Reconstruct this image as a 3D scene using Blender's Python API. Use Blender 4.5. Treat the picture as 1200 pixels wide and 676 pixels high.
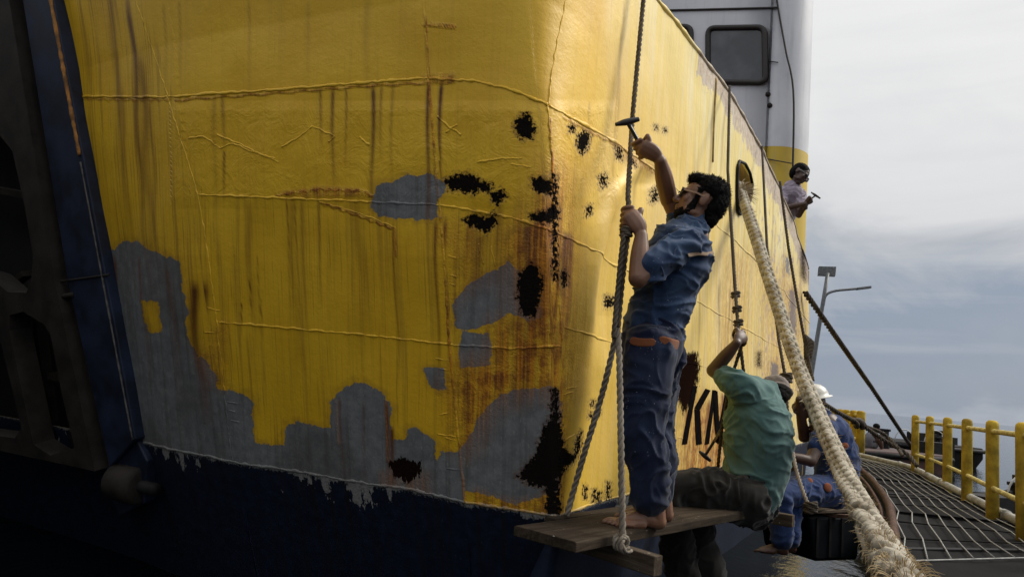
import bpy, bmesh, math, random
import numpy as np
from mathutils import Vector, Matrix
random.seed(7); rng = np.random.default_rng(7)
for o in list(bpy.data.objects): bpy.data.objects.remove(o)
S = bpy.context.scene
C = S.collection

# ------------------------------------------------------------------ camera
EYE = 1.6; FPX = 833.3; TH = math.radians(7.43); RHO = math.radians(5.0)
Fw = np.array([0, math.cos(TH), math.sin(TH)]); _u = np.array([0, -math.sin(TH), math.cos(TH)]); _r = np.array([1.0, 0, 0])
Up = math.cos(RHO)*_u - math.sin(RHO)*_r; Rt = math.cos(RHO)*_r + math.sin(RHO)*_u
CAM = np.array([0, 0, EYE])
cd = bpy.data.cameras.new('camera'); cam = bpy.data.objects.new('camera', cd); C.objects.link(cam)
cd.sensor_width = 36; cd.lens = FPX/1200*36; cd.clip_end = 6000; cd.clip_start = 0.05
M = Matrix.Identity(4)
for i in range(3):
    M[i][0] = Rt[i]; M[i][1] = Up[i]; M[i][2] = -Fw[i]; M[i][3] = CAM[i]
cam.matrix_world = M
S.camera = cam

# ------------------------------------------------------------------ sky, sun, exposure
SUN_DIR = Vector((0.90, 0.20, 0.85)).normalized()      # towards the sun
w = bpy.data.worlds.new('World'); S.world = w; w.use_nodes = True
def build_world():
    nt = w.node_tree; nt.nodes.clear(); L = nt.links.new
    out = nt.nodes.new('ShaderNodeOutputWorld'); bg = nt.nodes.new('ShaderNodeBackground')
    bg.inputs['Strength'].default_value = 0.1
    sky = nt.nodes.new('ShaderNodeTexSky'); sky.sky_type = 'NISHITA'; sky.sun_disc = False
    sky.sun_elevation = math.asin(SUN_DIR.z); sky.sun_rotation = math.atan2(SUN_DIR.x, SUN_DIR.y)
    sky.air_density = 1.0; sky.dust_density = 4.0
    tc = nt.nodes.new('ShaderNodeTexCoord'); sep = nt.nodes.new('ShaderNodeSeparateXYZ'); L(tc.outputs['Generated'], sep.inputs[0])
    mp = nt.nodes.new('ShaderNodeMapping'); mp.inputs['Scale'].default_value = (2.2, 2.2, 4.2); L(tc.outputs['Generated'], mp.inputs[0])
    n1 = nt.nodes.new('ShaderNodeTexNoise'); n1.inputs['Scale'].default_value = 1.5; n1.inputs['Detail'].default_value = 7; n1.inputs['Roughness'].default_value = .58; n1.inputs['Distortion'].default_value = .4
    L(mp.outputs[0], n1.inputs['Vector'])
    mp2 = nt.nodes.new('ShaderNodeMapping'); mp2.inputs['Scale'].default_value = (2.0, 2.0, 26.0); mp2.inputs['Rotation'].default_value = (0.03, 0.05, 0); L(tc.outputs['Generated'], mp2.inputs[0])
    n2 = nt.nodes.new('ShaderNodeTexNoise'); n2.inputs['Scale'].default_value = 1.3; n2.inputs['Detail'].default_value = 8; n2.inputs['Roughness'].default_value = .55; L(mp2.outputs[0], n2.inputs['Vector'])
    def mth(op, a, b=None, c=None):
        m = nt.nodes.new('ShaderNodeMath'); m.operation = op
        for i, v in enumerate((a, b, c)):
            if v is None: continue
            if isinstance(v, (int, float)): m.inputs[i].default_value = v
            else: L(v, m.inputs[i])
        return m.outputs[0]
    e = mth('ADD', sep.outputs['Z'], mth('MULTIPLY', mth('SUBTRACT', n1.outputs['Fac'], .5), .36))
    e = mth('ADD', e, mth('MULTIPLY', mth('SUBTRACT', n2.outputs['Fac'], .5), .035))
    cr = nt.nodes.new('ShaderNodeValToRGB'); L(e, cr.inputs[0])
    el = cr.color_ramp.elements
    stops = [(0.0, (.40, .43, .47)), (.055, (.27, .31, .375)), (.13, (.24, .285, .36)), (.20, (.40, .42, .45)), (.28, (.61, .612, .618)), (.40, (.71, .708, .70)), (.58, (.75, .747, .74)), (.98, (1.1, 1.09, 1.07))]
    el[0].position, el[0].color = stops[0][0], (*stops[0][1], 1); el[1].position, el[1].color = stops[-1][0], (*stops[-1][1], 1)
    for p, c in stops[1:-1]:
        x = el.new(p); x.color = (*c, 1)
    wisp = nt.nodes.new('ShaderNodeValToRGB'); L(n2.outputs['Fac'], wisp.inputs[0]); wisp.color_ramp.elements[0].position = .52; wisp.color_ramp.elements[1].position = .80
    mw = nt.nodes.new('ShaderNodeMix'); mw.data_type = 'RGBA'; L(mth('MULTIPLY', wisp.outputs[0], .30), mw.inputs[0]); L(cr.outputs[0], mw.inputs[6]); mw.inputs[7].default_value = (.55, .56, .58, 1)
    sc = nt.nodes.new('ShaderNodeVectorMath'); sc.operation = 'SCALE'; sc.inputs['Scale'].default_value = 8.8; L(mw.outputs[2], sc.inputs[0])
    mx = nt.nodes.new('ShaderNodeMix'); mx.data_type = 'RGBA'; mx.inputs[0].default_value = .93
    L(sky.outputs[0], mx.inputs[6]); L(sc.outputs[0], mx.inputs[7])
    L(mx.outputs[2], bg.inputs['Color']); L(bg.outputs[0], out.inputs[0])
build_world()
sl = bpy.data.lights.new('sun', 'SUN'); sl.energy = 2.4; sl.angle = math.radians(25); sl.color = (1.0, .95, .86)
sun = bpy.data.objects.new('sun', sl); C.objects.link(sun); sun.location = (10, -4, 12)
sun.rotation_euler = SUN_DIR.to_track_quat('Z', 'Y').to_euler()
vs = S.view_settings; vs.view_transform = 'Standard'; vs.look = 'None'; vs.gamma = 1; vs.use_curve_mapping = False; vs.exposure = 0.42
S.render.engine = 'CYCLES'

# ------------------------------------------------------------------ measuring helpers (a pixel of the photograph -> a point of the place)
def rays(px):
    px = np.asarray(px, float)
    return Fw + ((px[..., 0:1]-600)/FPX)*Rt + ((338-px[..., 1:2])/FPX)*Up
def at(x, y, Y):
    d = rays([x, y]); return CAM + d*(Y/d[1])
def onz(x, y, z):
    d = rays([x, y]); return CAM + d*((z-EYE)/d[2])
def onpl(px, pl):
    d = rays(px); n, k = pl; return CAM + d*((k-CAM@n)/(d@n))[..., None]
def proj(p):
    q = np.asarray(p, float)-CAM; wv = q@Fw
    return np.stack([600+FPX*(q@Rt)/wv, 338-FPX*(q@Up)/wv], -1)
def unit(v): v = np.asarray(v, float); return v/np.linalg.norm(v)

# ------------------------------------------------------------------ mesh helpers
class MB:
    def __init__(s): s.v = []; s.f = []
    def add(s, v, f):
        b = len(s.v); s.v += [tuple(map(float, q)) for q in v]; s.f += [tuple(i+b for i in q) for q in f]; return s
    def box(s, c, h, ax=None):
        c = np.asarray(c, float); ax = np.eye(3) if ax is None else np.asarray(ax, float)
        vs_ = [c+ax[0]*h[0]*i+ax[1]*h[1]*j+ax[2]*h[2]*k for i in (-1, 1) for j in (-1, 1) for k in (-1, 1)]
        return s.add(vs_, [(0, 1, 3, 2), (4, 6, 7, 5), (0, 4, 5, 1), (2, 3, 7, 6), (0, 2, 6, 4), (1, 5, 7, 3)])
    def beam(s, a, b, wx, wy, up=(0, 0, 1)):
        a = np.asarray(a, float); b = np.asarray(b, float); d = unit(b-a); x = unit(np.cross(d, up)); y = np.cross(x, d)
        return s.box((a+b)/2, (np.linalg.norm(b-a)/2, wx/2, wy/2), [d, x, y])
    def tube(s, pts, r, n=8, cap=True, rx=None, side=None):
        """rings along pts; r scalar or list, optional ellipse ratio rx (list) across `side`"""
        pts = np.asarray(pts, float); m = len(pts)
        r = np.full(m, r) if np.isscalar(r) else np.asarray(r, float)
        q = np.ones(m) if rx is None else (np.full(m, rx) if np.isscalar(rx) else np.asarray(rx, float))
        t = np.gradient(pts, axis=0); t /= np.linalg.norm(t, axis=1)[:, None]+1e-12
        ref = np.asarray(side, float) if side is not None else (np.array([0, 0, 1.]) if abs(t[0][2]) < .9 else np.array([1., 0, 0]))
        V = []
        u = ref-t[0]*(ref@t[0]); u /= np.linalg.norm(u)
        for i in range(m):
            u = u-t[i]*(u@t[i]); u /= np.linalg.norm(u); b = np.cross(t[i], u)
            for k in range(n):
                a = 2*math.pi*k/n
                V.append(pts[i]+r[i]*(q[i]*math.cos(a)*u+math.sin(a)*b))
        Fc = [(i*n+k, i*n+(k+1) % n, (i+1)*n+(k+1) % n, (i+1)*n+k) for i in range(m-1) for k in range(n)]
        if cap: Fc += [tuple(range(n-1, -1, -1)), tuple((m-1)*n+k for k in range(n))]
        return s.add(V, Fc)
    def ball(s, c, r, n=12, m=8, ax=None):
        c = np.asarray(c, float); r = np.full(3, r) if np.isscalar(r) else np.asarray(r, float); ax = np.eye(3) if ax is None else np.asarray(ax, float)
        V = [c+ax[2]*r[2]]
        for i in range(1, m):
            p = math.pi*i/m
            for k in range(n):
                a = 2*math.pi*k/n; V.append(c+ax[0]*r[0]*math.sin(p)*math.cos(a)+ax[1]*r[1]*math.sin(p)*math.sin(a)+ax[2]*r[2]*math.cos(p))
        V.append(c-ax[2]*r[2]); e = len(V)-1
        Fc = [(0, 1+k, 1+(k+1) % n) for k in range(n)]
        for i in range(m-2):
            for k in range(n): Fc.append((1+i*n+k, 1+(i+1)*n+k, 1+(i+1)*n+(k+1) % n, 1+i*n+(k+1) % n))
        Fc += [(e, 1+(m-2)*n+(k+1) % n, 1+(m-2)*n+k) for k in range(n)]
        return s.add(V, Fc)
    def prism(s, poly, off):
        """closed polygon (3-D points) extruded by off"""
        poly = [np.asarray(p, float) for p in poly]; n = len(poly); off = np.asarray(off, float)
        return s.add(poly+[p+off for p in poly], [tuple(range(n)), tuple(range(2*n-1, n-1, -1))]+[(i, i+n, (i+1) % n+n, (i+1) % n) for i in range(n)])
    def mesh(s, name, smooth=True):
        me = bpy.data.meshes.new(name); me.from_pydata(s.v, [], s.f); me.update()
        if smooth: me.polygons.foreach_set('use_smooth', np.ones(len(me.polygons), bool))
        bm = bmesh.new(); bm.from_mesh(me); bmesh.ops.recalc_face_normals(bm, faces=bm.faces); bm.to_mesh(me); bm.free()
        return me
    def build(s, name, mat, parent=None, smooth=False, bevel=0, angle=None):
        o = obj(name, s.mesh(name, smooth), mat, parent)
        if bevel:
            b = o.modifiers.new('bevel', 'BEVEL'); b.width = bevel; b.segments = 2; b.limit_method = 'ANGLE'
        return o
def obj(name, me, mat, parent=None):
    o = bpy.data.objects.new(name, me); C.objects.link(o)
    if mat is not None: me.materials.append(mat)
    if parent is not None:
        o.parent = parent; o.matrix_parent_inverse = Matrix.Translation(-Vector(parent.location))
    return o
def empty(name, loc, label, cat, group=None):
    o = bpy.data.objects.new(name, None); o.location = Vector([float(q) for q in loc]); o.empty_display_size = .1; C.objects.link(o)
    return tag(o, label, cat, group)
def tag(o, label, cat, group=None):
    o['label'] = label; o['category'] = cat
    if group: o['group'] = group
    return o
def struct(o, kind='structure'): o['kind'] = kind; return o
def polyline(pts, n):
    """resample a polyline to n points, evenly"""
    pts = np.asarray(pts, float); d = np.r_[0, np.cumsum(np.linalg.norm(np.diff(pts, axis=0), axis=1))]
    t = np.linspace(0, d[-1], n); return np.stack([np.interp(t, d, pts[:, i]) for i in range(pts.shape[1])], 1)
def spline(pts, n):
    """Catmull-Rom through pts"""
    p = np.asarray(pts, float); p = np.vstack([2*p[0]-p[1], p, 2*p[-1]-p[-2]]); m = len(p)-3; out = []
    for t in np.linspace(0, m-1e-9, n):
        i = int(t); f = t-i; a, b, c, d = p[i:i+4]
        out.append(.5*((2*b)+(-a+c)*f+(2*a-5*b+4*c-d)*f*f+(-a+3*b-3*c+d)*f**3))
    return np.array(out)
def vnoise(P, seed=0):
    """smooth value noise in 3-D, vectorised, about -1..1"""
    P = np.asarray(P, float); i = np.floor(P).astype(np.int64); f = P-i; f = f*f*(3-2*f); r = 0
    def h(a, b, c):
        n = (a*374761393+b*668265263+c*2147483647+seed*1274126177) & 0xffffffff
        n = ((n ^ (n >> 13))*1274126177) & 0xffffffff; n = ((n ^ (n >> 16))*2246822519) & 0xffffffff
        return (n ^ (n >> 15))/2147483648.0-1
    for a in (0, 1):
        for b in (0, 1):
            for c in (0, 1):
                wgt = np.abs(1-a-f[..., 0])*np.abs(1-b-f[..., 1])*np.abs(1-c-f[..., 2])
                r = r+wgt*h(i[..., 0]+a, i[..., 1]+b, i[..., 2]+c)
    return r
def fbm(P, oct=4, seed=0): return sum(vnoise(np.asarray(P)*2**k, seed+k)/2**k for k in range(oct))

# ------------------------------------------------------------------ material helpers
class NT:
    def __init__(s, name):
        s.m = bpy.data.materials.new(name); s.m.use_nodes = True; s.t = s.m.node_tree; s.b = s.t.nodes['Principled BSDF']; s.L = s.t.links.new
    def put(s, sock, v):
        if v is None: return
        if isinstance(v, (int, float)): sock.default_value = v
        elif isinstance(v, (tuple, list)): sock.default_value = (*v, 1) if len(v) == 3 and sock.type == 'RGBA' else v
        else: s.L(v, sock)
    def math(s, op, a, b=None, c=None, clamp=False):
        n = s.t.nodes.new('ShaderNodeMath'); n.operation = op; n.use_clamp = clamp
        for i, v in enumerate((a, b, c)): s.put(n.inputs[i], v)
        return n.outputs[0]
    def attr(s, name, out='Fac'):
        n = s.t.nodes.new('ShaderNodeAttribute'); n.attribute_name = name; return n.outputs[out]
    def obj(s): return s.t.nodes.new('ShaderNodeTexCoord').outputs['Object']
    def scale(s, vec, sc):
        n = s.t.nodes.new('ShaderNodeMapping'); n.inputs['Scale'].default_value = sc if isinstance(sc, tuple) else (sc,)*3; s.L(vec, n.inputs[0]); return n.outputs[0]
    def noise(s, vec, sc=5, det=4, rough=.55, dist=0, out='Fac'):
        n = s.t.nodes.new('ShaderNodeTexNoise'); n.inputs['Scale'].default_value = sc; n.inputs['Detail'].default_value = det; n.inputs['Roughness'].default_value = rough; n.inputs['Distortion'].default_value = dist
        s.L(vec, n.inputs['Vector']); return n.outputs[out]
    def vor(s, vec, sc=5, feat='F1', out='Distance'):
        n = s.t.nodes.new('ShaderNodeTexVoronoi'); n.feature = feat; n.inputs['Scale'].default_value = sc; s.L(vec, n.inputs['Vector']); return n.outputs[out]
    def step(s, v, a, b, lo=0., hi=1.):
        n = s.t.nodes.new('ShaderNodeMapRange'); n.interpolation_type = 'SMOOTHSTEP'; s.put(n.inputs[0], v); s.put(n.inputs[1], a); s.put(n.inputs[2], b); n.inputs[3].default_value = lo; n.inputs[4].default_value = hi; return n.outputs[0]
    def mix(s, f, a, b, mode='MIX'):
        n = s.t.nodes.new('ShaderNodeMix'); n.data_type = 'RGBA'; n.blend_type = mode; s.put(n.inputs[0], f); s.put(n.inputs[6], a); s.put(n.inputs[7], b); return n.outputs[2]
    def bump(s, h, st=.3, d=.01, nrm=None):
        n = s.t.nodes.new('ShaderNodeBump'); n.inputs['Strength'].default_value = st; n.inputs['Distance'].default_value = d; s.L(h, n.inputs['Height'])
        if nrm is not None: s.L(nrm, n.inputs['Normal'])
        return n.outputs[0]
    def done(s, col, rough=.6, nrm=None, metal=0, spec=None):
        s.put(s.b.inputs['Base Color'], col); s.put(s.b.inputs['Roughness'], rough); s.put(s.b.inputs['Metallic'], metal)
        if nrm is not None: s.L(nrm, s.b.inputs['Normal'])
        if spec is not None: s.b.inputs['Specular IOR Level'].default_value = spec
        return s.m
def simple(name, col, rough=.6, var=.25, sc=8, bump=.15, metal=0, bd=.004, spec=None):
    n = NT(name); v = n.obj(); a = n.noise(v, sc, 6, .6); b = n.noise(v, sc*9, 4, .6)
    f = n.step(a, .3, .7); dk = tuple(c*(1-var) for c in col); lt = tuple(min(1, c*(1+var)) for c in col)
    c = n.mix(f, dk, lt); c = n.mix(n.math('MULTIPLY', n.step(b, .5, .75), var*.6), c, tuple(x*.6 for x in col))
    return n.done(c, n.math('ADD', n.math('MULTIPLY', a, .25), rough-.12), n.bump(n.math('ADD', a, n.math('MULTIPLY', b, .5)), bump, bd), metal, spec)
MAT = {}
#@@PART2
# ------------------------------------------------------------------ the ferry's hull: three raked bow planes and the long side, rounded where they meet
ZP = .96; ZTOP = 4.15
def pl3(a, b, c):
    n = unit(np.cross(b-a, c-a)); n = n if n@np.array([-.3, -1, 0]) > 0 else -n
    return n, n@a
SD = np.array([.481, .877, 0]); TD = np.array([-.877, .481, 0])          # aft along the side; across the bow
KEEL = onz(652, 603, ZP)
PD = (np.array([.877, -.481, 0]), np.array([.877, -.481, 0])@KEEL)
b5, b2, b1 = onz(545, 588, ZP), onz(272, 541, ZP), onz(158, 515, ZP)
PC = pl3(KEEL, b5, onpl(np.array([641, 123]), PD)); PB = pl3(b5, b2, onpl(np.array([502, 92]), PC)); PA = pl3(b2, b1, onpl(np.array([198, 114]), PB))
PLANES = (PA, PB, PC, PD)
def hullf(P):
    z = P[..., 2]; kk = .016+.13*np.clip((z-2.2)/1.3, 0, 1)
    d = np.stack([P@n-k for n, k in PLANES], -1); mx = d.max(-1)
    return mx+kk*np.log(np.exp((d-mx[..., None])/kk[..., None]).sum(-1))
def tangent_coord(P):
    d = np.stack([P@n-k for n, k in PLANES], -1); w_ = d.argmax(-1); q = P-KEEL
    out = np.where(w_ == 3, q@SD, 0)
    for i, (n, k) in enumerate(PLANES[:3]):
        t = unit(np.cross(n, [0, 0, 1])); t = t if t@TD > 0 else -t
        out = np.where(w_ == i, -(q@t), out)
    return out, w_
def polydist(px, pts):
    """distance (px) to an open polyline"""
    best = np.full(px.shape[:-1], 1e9)
    for a, b in zip(pts[:-1], pts[1:]):
        a = np.asarray(a, float); b = np.asarray(b, float); ab = b-a; t = np.clip(((px-a)@ab)/(ab@ab), 0, 1)
        best = np.minimum(best, np.linalg.norm(px-a-t[..., None]*ab, axis=-1))
    return best
def inside(px, poly):
    x, y = px[..., 0], px[..., 1]; r = np.zeros(x.shape, bool); n = len(poly)
    for i in range(n):
        x1, y1 = poly[i]; x2, y2 = poly[(i+1) % n]
        if y1 == y2: continue
        r ^= ((y1 > y) != (y2 > y)) & (x < (x2-x1)*(y-y1)/(y2-y1)+x1)
    return r
def sdf(px, poly, far=40.):
    poly = [tuple(p) for p in poly]; a = np.asarray(poly, float); lo = a.min(0)-far; hi = a.max(0)+far
    m = ((px > lo) & (px < hi)).all(-1); out = np.full(px.shape[:-1], -far)
    if m.any():
        q = px[m]; d = polydist(q, poly+[poly[0]]); out[m] = np.maximum(np.where(inside(q, poly), d, -d), -far)
    return out
def hit(px):
    px = np.asarray(px, float); d = rays(px); lo = np.full(px.shape[:-1], 1.5); hi = np.full(px.shape[:-1], 60.)
    for _ in range(48):
        m = (lo+hi)/2; o = hullf(CAM+d*m[..., None]) > 0; lo = np.where(o, m, lo); hi = np.where(o, hi, m)
    P = CAM+d*lo[..., None]; su, w_ = tangent_coord(P)
    # plating is never flat: slow waves between the frames, a long crease on the side, wrinkled plates in the second strake
    q = np.stack([su*1.3, P[..., 2]*1.1, np.zeros_like(su)], -1)
    off = .017*fbm(q, 2, 3)+.0035*vnoise(q*4.3, 9)
    cr = [(742, 196), (722, 222), (706, 262), (695, 310), (688, 350), (684, 402)]
    cx = np.interp(px[..., 1], [c[1] for c in cr], [c[0] for c in cr]); fade = np.clip((px[..., 1]-185)/30, 0, 1)*np.clip((430-px[..., 1])/60, 0, 1)
    off = off+np.where(w_ == 3, .030*fade*np.exp(-((px[..., 0]-cx)/9)**2)-.035*fade*np.exp(-((px[..., 0]-cx-26)/17)**2), 0)
    nrm = np.stack([n for n, k in PLANES])[w_]
    return P+nrm*off[..., None], nrm, su

# paint and wear, traced on the plates: grey primer, bare black metal, bare yellow left in the primer
GREY = [[(112, 300), (131, 292), (142, 282), (160, 284), (175, 293), (189, 298), (211, 307), (214, 340), (223, 366), (218, 378), (220, 393), (233, 415), (244, 422), (253, 438), (256, 455), (262, 457), (285, 460), (294, 468), (297, 518), (319, 521), (332, 522), (334, 497), (348, 495), (377, 503), (386, 501), (387, 472), (393, 460), (414, 448), (426, 448), (447, 460), (457, 472), (459, 514), (474, 514), (478, 503), (488, 501), (509, 516), (513, 539), (517, 530), (538, 528), (544, 522), (558, 495), (573, 473), (589, 460), (611, 454), (651, 453), (655, 473), (653, 575), (606, 590), (545, 572), (545, 600), (272, 560), (150, 530)],
        [(437, 231), (440, 217), (457, 213), (475, 206), (506, 204), (522, 215), (520, 226), (511, 235), (515, 255), (506, 258), (466, 257), (442, 253), (435, 242)],
        [(529, 358), (540, 342), (546, 335), (569, 322), (595, 307), (609, 317), (636, 335), (634, 371), (620, 375), (595, 367), (580, 378), (549, 388), (533, 384)],
        [(542, 389), (573, 389), (576, 406), (575, 429), (540, 431), (535, 406)], [(495, 432), (518, 431), (523, 456), (504, 457)],
        [(926, 338), (933, 342), (934, 392), (925, 388)], [(905, 424), (912, 427), (912, 446), (904, 440)], [(921, 300), (926, 306), (926, 322), (920, 318)]]
GREY_HOLE = [(165, 352), (185, 354), (187, 372), (192, 388), (175, 391), (168, 375)]
BLACK = [[(611, 135), (620, 133), (624, 146), (628, 151), (624, 162), (613, 164), (604, 155), (603, 146)],
         [(521, 210), (530, 206), (548, 203), (556, 207), (566, 213), (577, 216), (574, 226), (560, 222), (556, 228), (540, 224), (526, 222)],
         [(575, 228), (588, 222), (594, 230), (584, 240), (577, 237)], [(543, 257), (556, 252), (572, 255), (580, 248), (581, 262), (570, 273), (560, 268), (548, 264)],
         [(622, 210), (634, 208), (645, 212), (646, 232), (634, 226), (625, 222)], [(620, 252), (640, 247), (648, 238), (653, 243), (653, 260), (640, 262), (624, 258)],
         [(646, 205), (651, 205), (652, 330), (647, 330)], [(609, 322), (622, 308), (632, 315), (638, 330), (632, 352), (628, 372), (612, 370), (606, 345)],
         [(655, 318), (661, 317), (662, 335), (656, 336)], [(675, 160), (684, 153), (690, 158), (688, 172), (681, 181), (675, 172)], [(666, 148), (672, 147), (672, 156), (667, 155)],
         [(701, 207), (707, 205), (707, 218), (702, 220)], [(686, 242), (691, 240), (690, 252), (685, 254)], [(718, 172), (726, 176), (726, 188), (720, 186)], [(735, 186), (743, 190), (742, 196)],
         [(646, 455), (650, 455), (653, 495), (657, 522), (664, 531), (671, 531), (673, 515), (680, 504), (680, 524), (671, 541), (660, 548), (653, 562), (655, 602), (640, 602), (641, 571), (620, 566), (606, 557), (629, 531), (633, 513), (646, 486)],
         [(714, 347), (723, 349), (723, 358), (714, 360)], [(764, 224), (770, 218), (768, 235), (763, 238)], [(766, 148), (769, 148), (769, 152), (766, 152)], [(778, 151), (781, 151), (781, 155), (778, 155)],
         [(692, 470), (695, 470), (695, 476), (692, 476)], [(700, 481), (703, 481), (703, 486), (700, 486)], [(690, 484), (693, 484), (693, 489), (690, 489)],
         [(684, 570), (687, 570), (687, 584), (684, 584)], [(696, 575), (699, 574), (698, 588), (695, 588)], [(712, 566), (715, 566), (715, 585), (711, 586)], [(700, 578), (704, 577), (704, 590), (699, 590)],
         [(889, 414), (892, 413), (892, 430), (888, 428)], [(940, 290), (944, 300), (944, 330), (940, 322)]]
BROWN = [[(790, 418), (797, 414), (815, 412), (819, 430), (816, 452), (812, 470), (806, 478), (800, 486), (795, 472), (790, 462)], [(456, 540), (470, 536), (492, 540), (496, 552), (480, 566), (462, 560)]]
RUSTB = [([(600, 285), (622, 255), (648, 200), (656, 215), (656, 452), (610, 452), (575, 470), (545, 520), (532, 450), (548, 432), (580, 425), (585, 385), (612, 375)], 30, 1.15),
         ([(556, 574), (606, 588), (655, 575), (655, 604), (556, 592)], 8, .8), ([(652, 330), (662, 340), (662, 450), (655, 600), (652, 600)], 7, .55), ([(508, 245), (540, 262), (560, 262), (572, 330), (540, 345), (522, 380)], 16, .45),
         ([(448, 556), (500, 556), (500, 592), (450, 580)], 10, .65), ([(60, -10), (66, -10), (98, 190), (120, 300), (112, 300), (88, 190)], 5, .95), ([(808, 470), (868, 470), (850, 570), (790, 570)], 24, 1.0), ([(855, 300), (880, 300), (870, 430), (840, 430)], 20, .6), ([(885, 300), (945, 330), (945, 470), (890, 440)], 20, .4),
         ([(722, 172), (765, 196), (765, 206), (722, 184)], 5, .6), ([(497, 90), (532, 88), (532, 96), (497, 97)], 4, .8), ([(325, 226), (372, 219), (425, 222), (434, 230), (360, 231)], 3, .8), ([(255, 380), (266, 380), (262, 455), (250, 450), (236, 420)], 10, .55)]
# rust and dirt runs: start (px), length (m), half-width (m), strength
RUNS = [(376, 104, .35, .010, .6), (390, 103, .55, .012, .75), (405, 102, .45, .008, .6), (437, 99, .70, .014, .85), (447, 99, .4, .01, .5), (460, 98, .6, .01, .4), (503, 95, .75, .012, 1.0), (262, 112, .35, .014, .5), (252, 112, .6, .02, .3), (262, 176, .3, .010, .75),
        (335, 232, .75, .008, .5), (345, 232, 1.0, .008, .5), (352, 232, .9, .01, .45), (372, 234, .6, .008, .5), (460, 262, .85, .008, .7), (300, 300, .5, .006, .5), (510, 255, .9, .01, .8), (292, 325, .25, .006, .8), (305, 350, .25, .006, .6), (282, 355, .2, .006, .8),
        (340, 228, 1.1, .03, .3), (420, 232, 1.0, .04, .28), (290, 240, .9, .03, .25), (150, 0, 2.0, .03, .75), (165, 60, 1.6, .05, .5), (140, 100, 1.4, .03, .45), (175, 115, 1.2, .02, .5), (130, 300, 1.0, .03, .7), (225, 330, .9, .05, .8), (160, 300, .9, .02, .5), (196, 310, .9, .03, .4),
        (452, 470, .5, .012, .9), (458, 500, .4, .012, .9), (398, 465, .5, .01, .5), (425, 470, .6, .006, .4), (120, -60, 2, .04, .4), (290, 0, .6, .01, .3), (210, 0, .6, .012, .35), (360, 0, .6, .012, .2), (430, 0, .5, .02, .2),
        (628, 262, .45, .05, 1.0), (640, 262, .6, .03, .9), (585, 240, .5, .02, .4), (566, 275, .3, .03, .5), (612, 370, .5, .06, .5), (548, 264, .4, .02, .4), (730, 0, 1.6, .02, .35), (726, 30, 1.2, .012, .4), (690, 120, .4, .02, .3), (750, 180, .5, .03, .4),
        (822, 310, 1.2, .03, .45), (855, 340, 1.0, .05, .5), (845, 330, 1.2, .03, .5), (805, 480, .5, .03, .8), (830, 470, .6, .05, .9), (845, 460, .6, .05, .9), (860, 330, .8, .06, .45), (885, 250, 1.0, .06, .35), (905, 270, 1.4, .05, .45), (920, 260, 1.4, .06, .45), (930, 330, 1.2, .1, .5), (940, 300, 1.5, .1, .5), (800, 300, .8, .04, .3), (838, 100, 1.6, .04, .55), (850, 110, 1.3, .04, .35)]
S1 = [(83, 113), (198, 114), (300, 107), (430, 97), (502, 92), (560, 96), (600, 106), (641, 123), (680, 144), (720, 168), (765, 198), (820, 243), (900, 318), (948, 378)]
S2 = [(107, 240), (232, 228), (440, 237), (515, 240), (600, 255), (650, 272), (690, 292), (727, 312), (815, 352), (905, 402), (948, 426)]
S3 = [(132, 375), (255, 377), (400, 390), (525, 404), (600, 408), (653, 405), (657, 383), (722, 402), (800, 424), (905, 449), (948, 460)]
S4 = [(158, 515), (272, 541), (400, 562), (480, 573), (545, 588), (652, 603), (948, 516)]
SHEER = [(690, -108), (730, -53), (770, 0), (810, 49), (848, 100), (889, 167), (911, 212), (930, 261), (943, 298), (948, 315)]
CRACKS = [([(208, 118), (300, 111), (430, 101), (532, 96)], 1.0), ([(500, 20), (503, 95), (513, 235)], 1.0), ([(515, 245), (525, 404), (545, 585)], .9), ([(643, 140), (650, 272), (655, 405), (652, 600)], 1.0), ([(325, 229), (372, 222), (425, 224), (436, 230)], 1.4), ([(660, 138), (720, 171), (768, 203)], .9), ([(498, 30), (534, 32)], 1.0), ([(575, 411), (652, 409)], 1.0), ([(376, 238), (420, 253), (462, 269), (463, 300)], 1.0), ([(92, 116), (200, 117)], .7), ([(393, 470), (396, 520)], .8), ([(452, 470), (454, 540)], 1.0), ([(720, 404), (800, 427)], .6)]
PAINTLINE = [(120, 508), (158, 515), (272, 541), (400, 562), (480, 573), (545, 588), (652, 603), (700, 590), (948, 516)]
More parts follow.
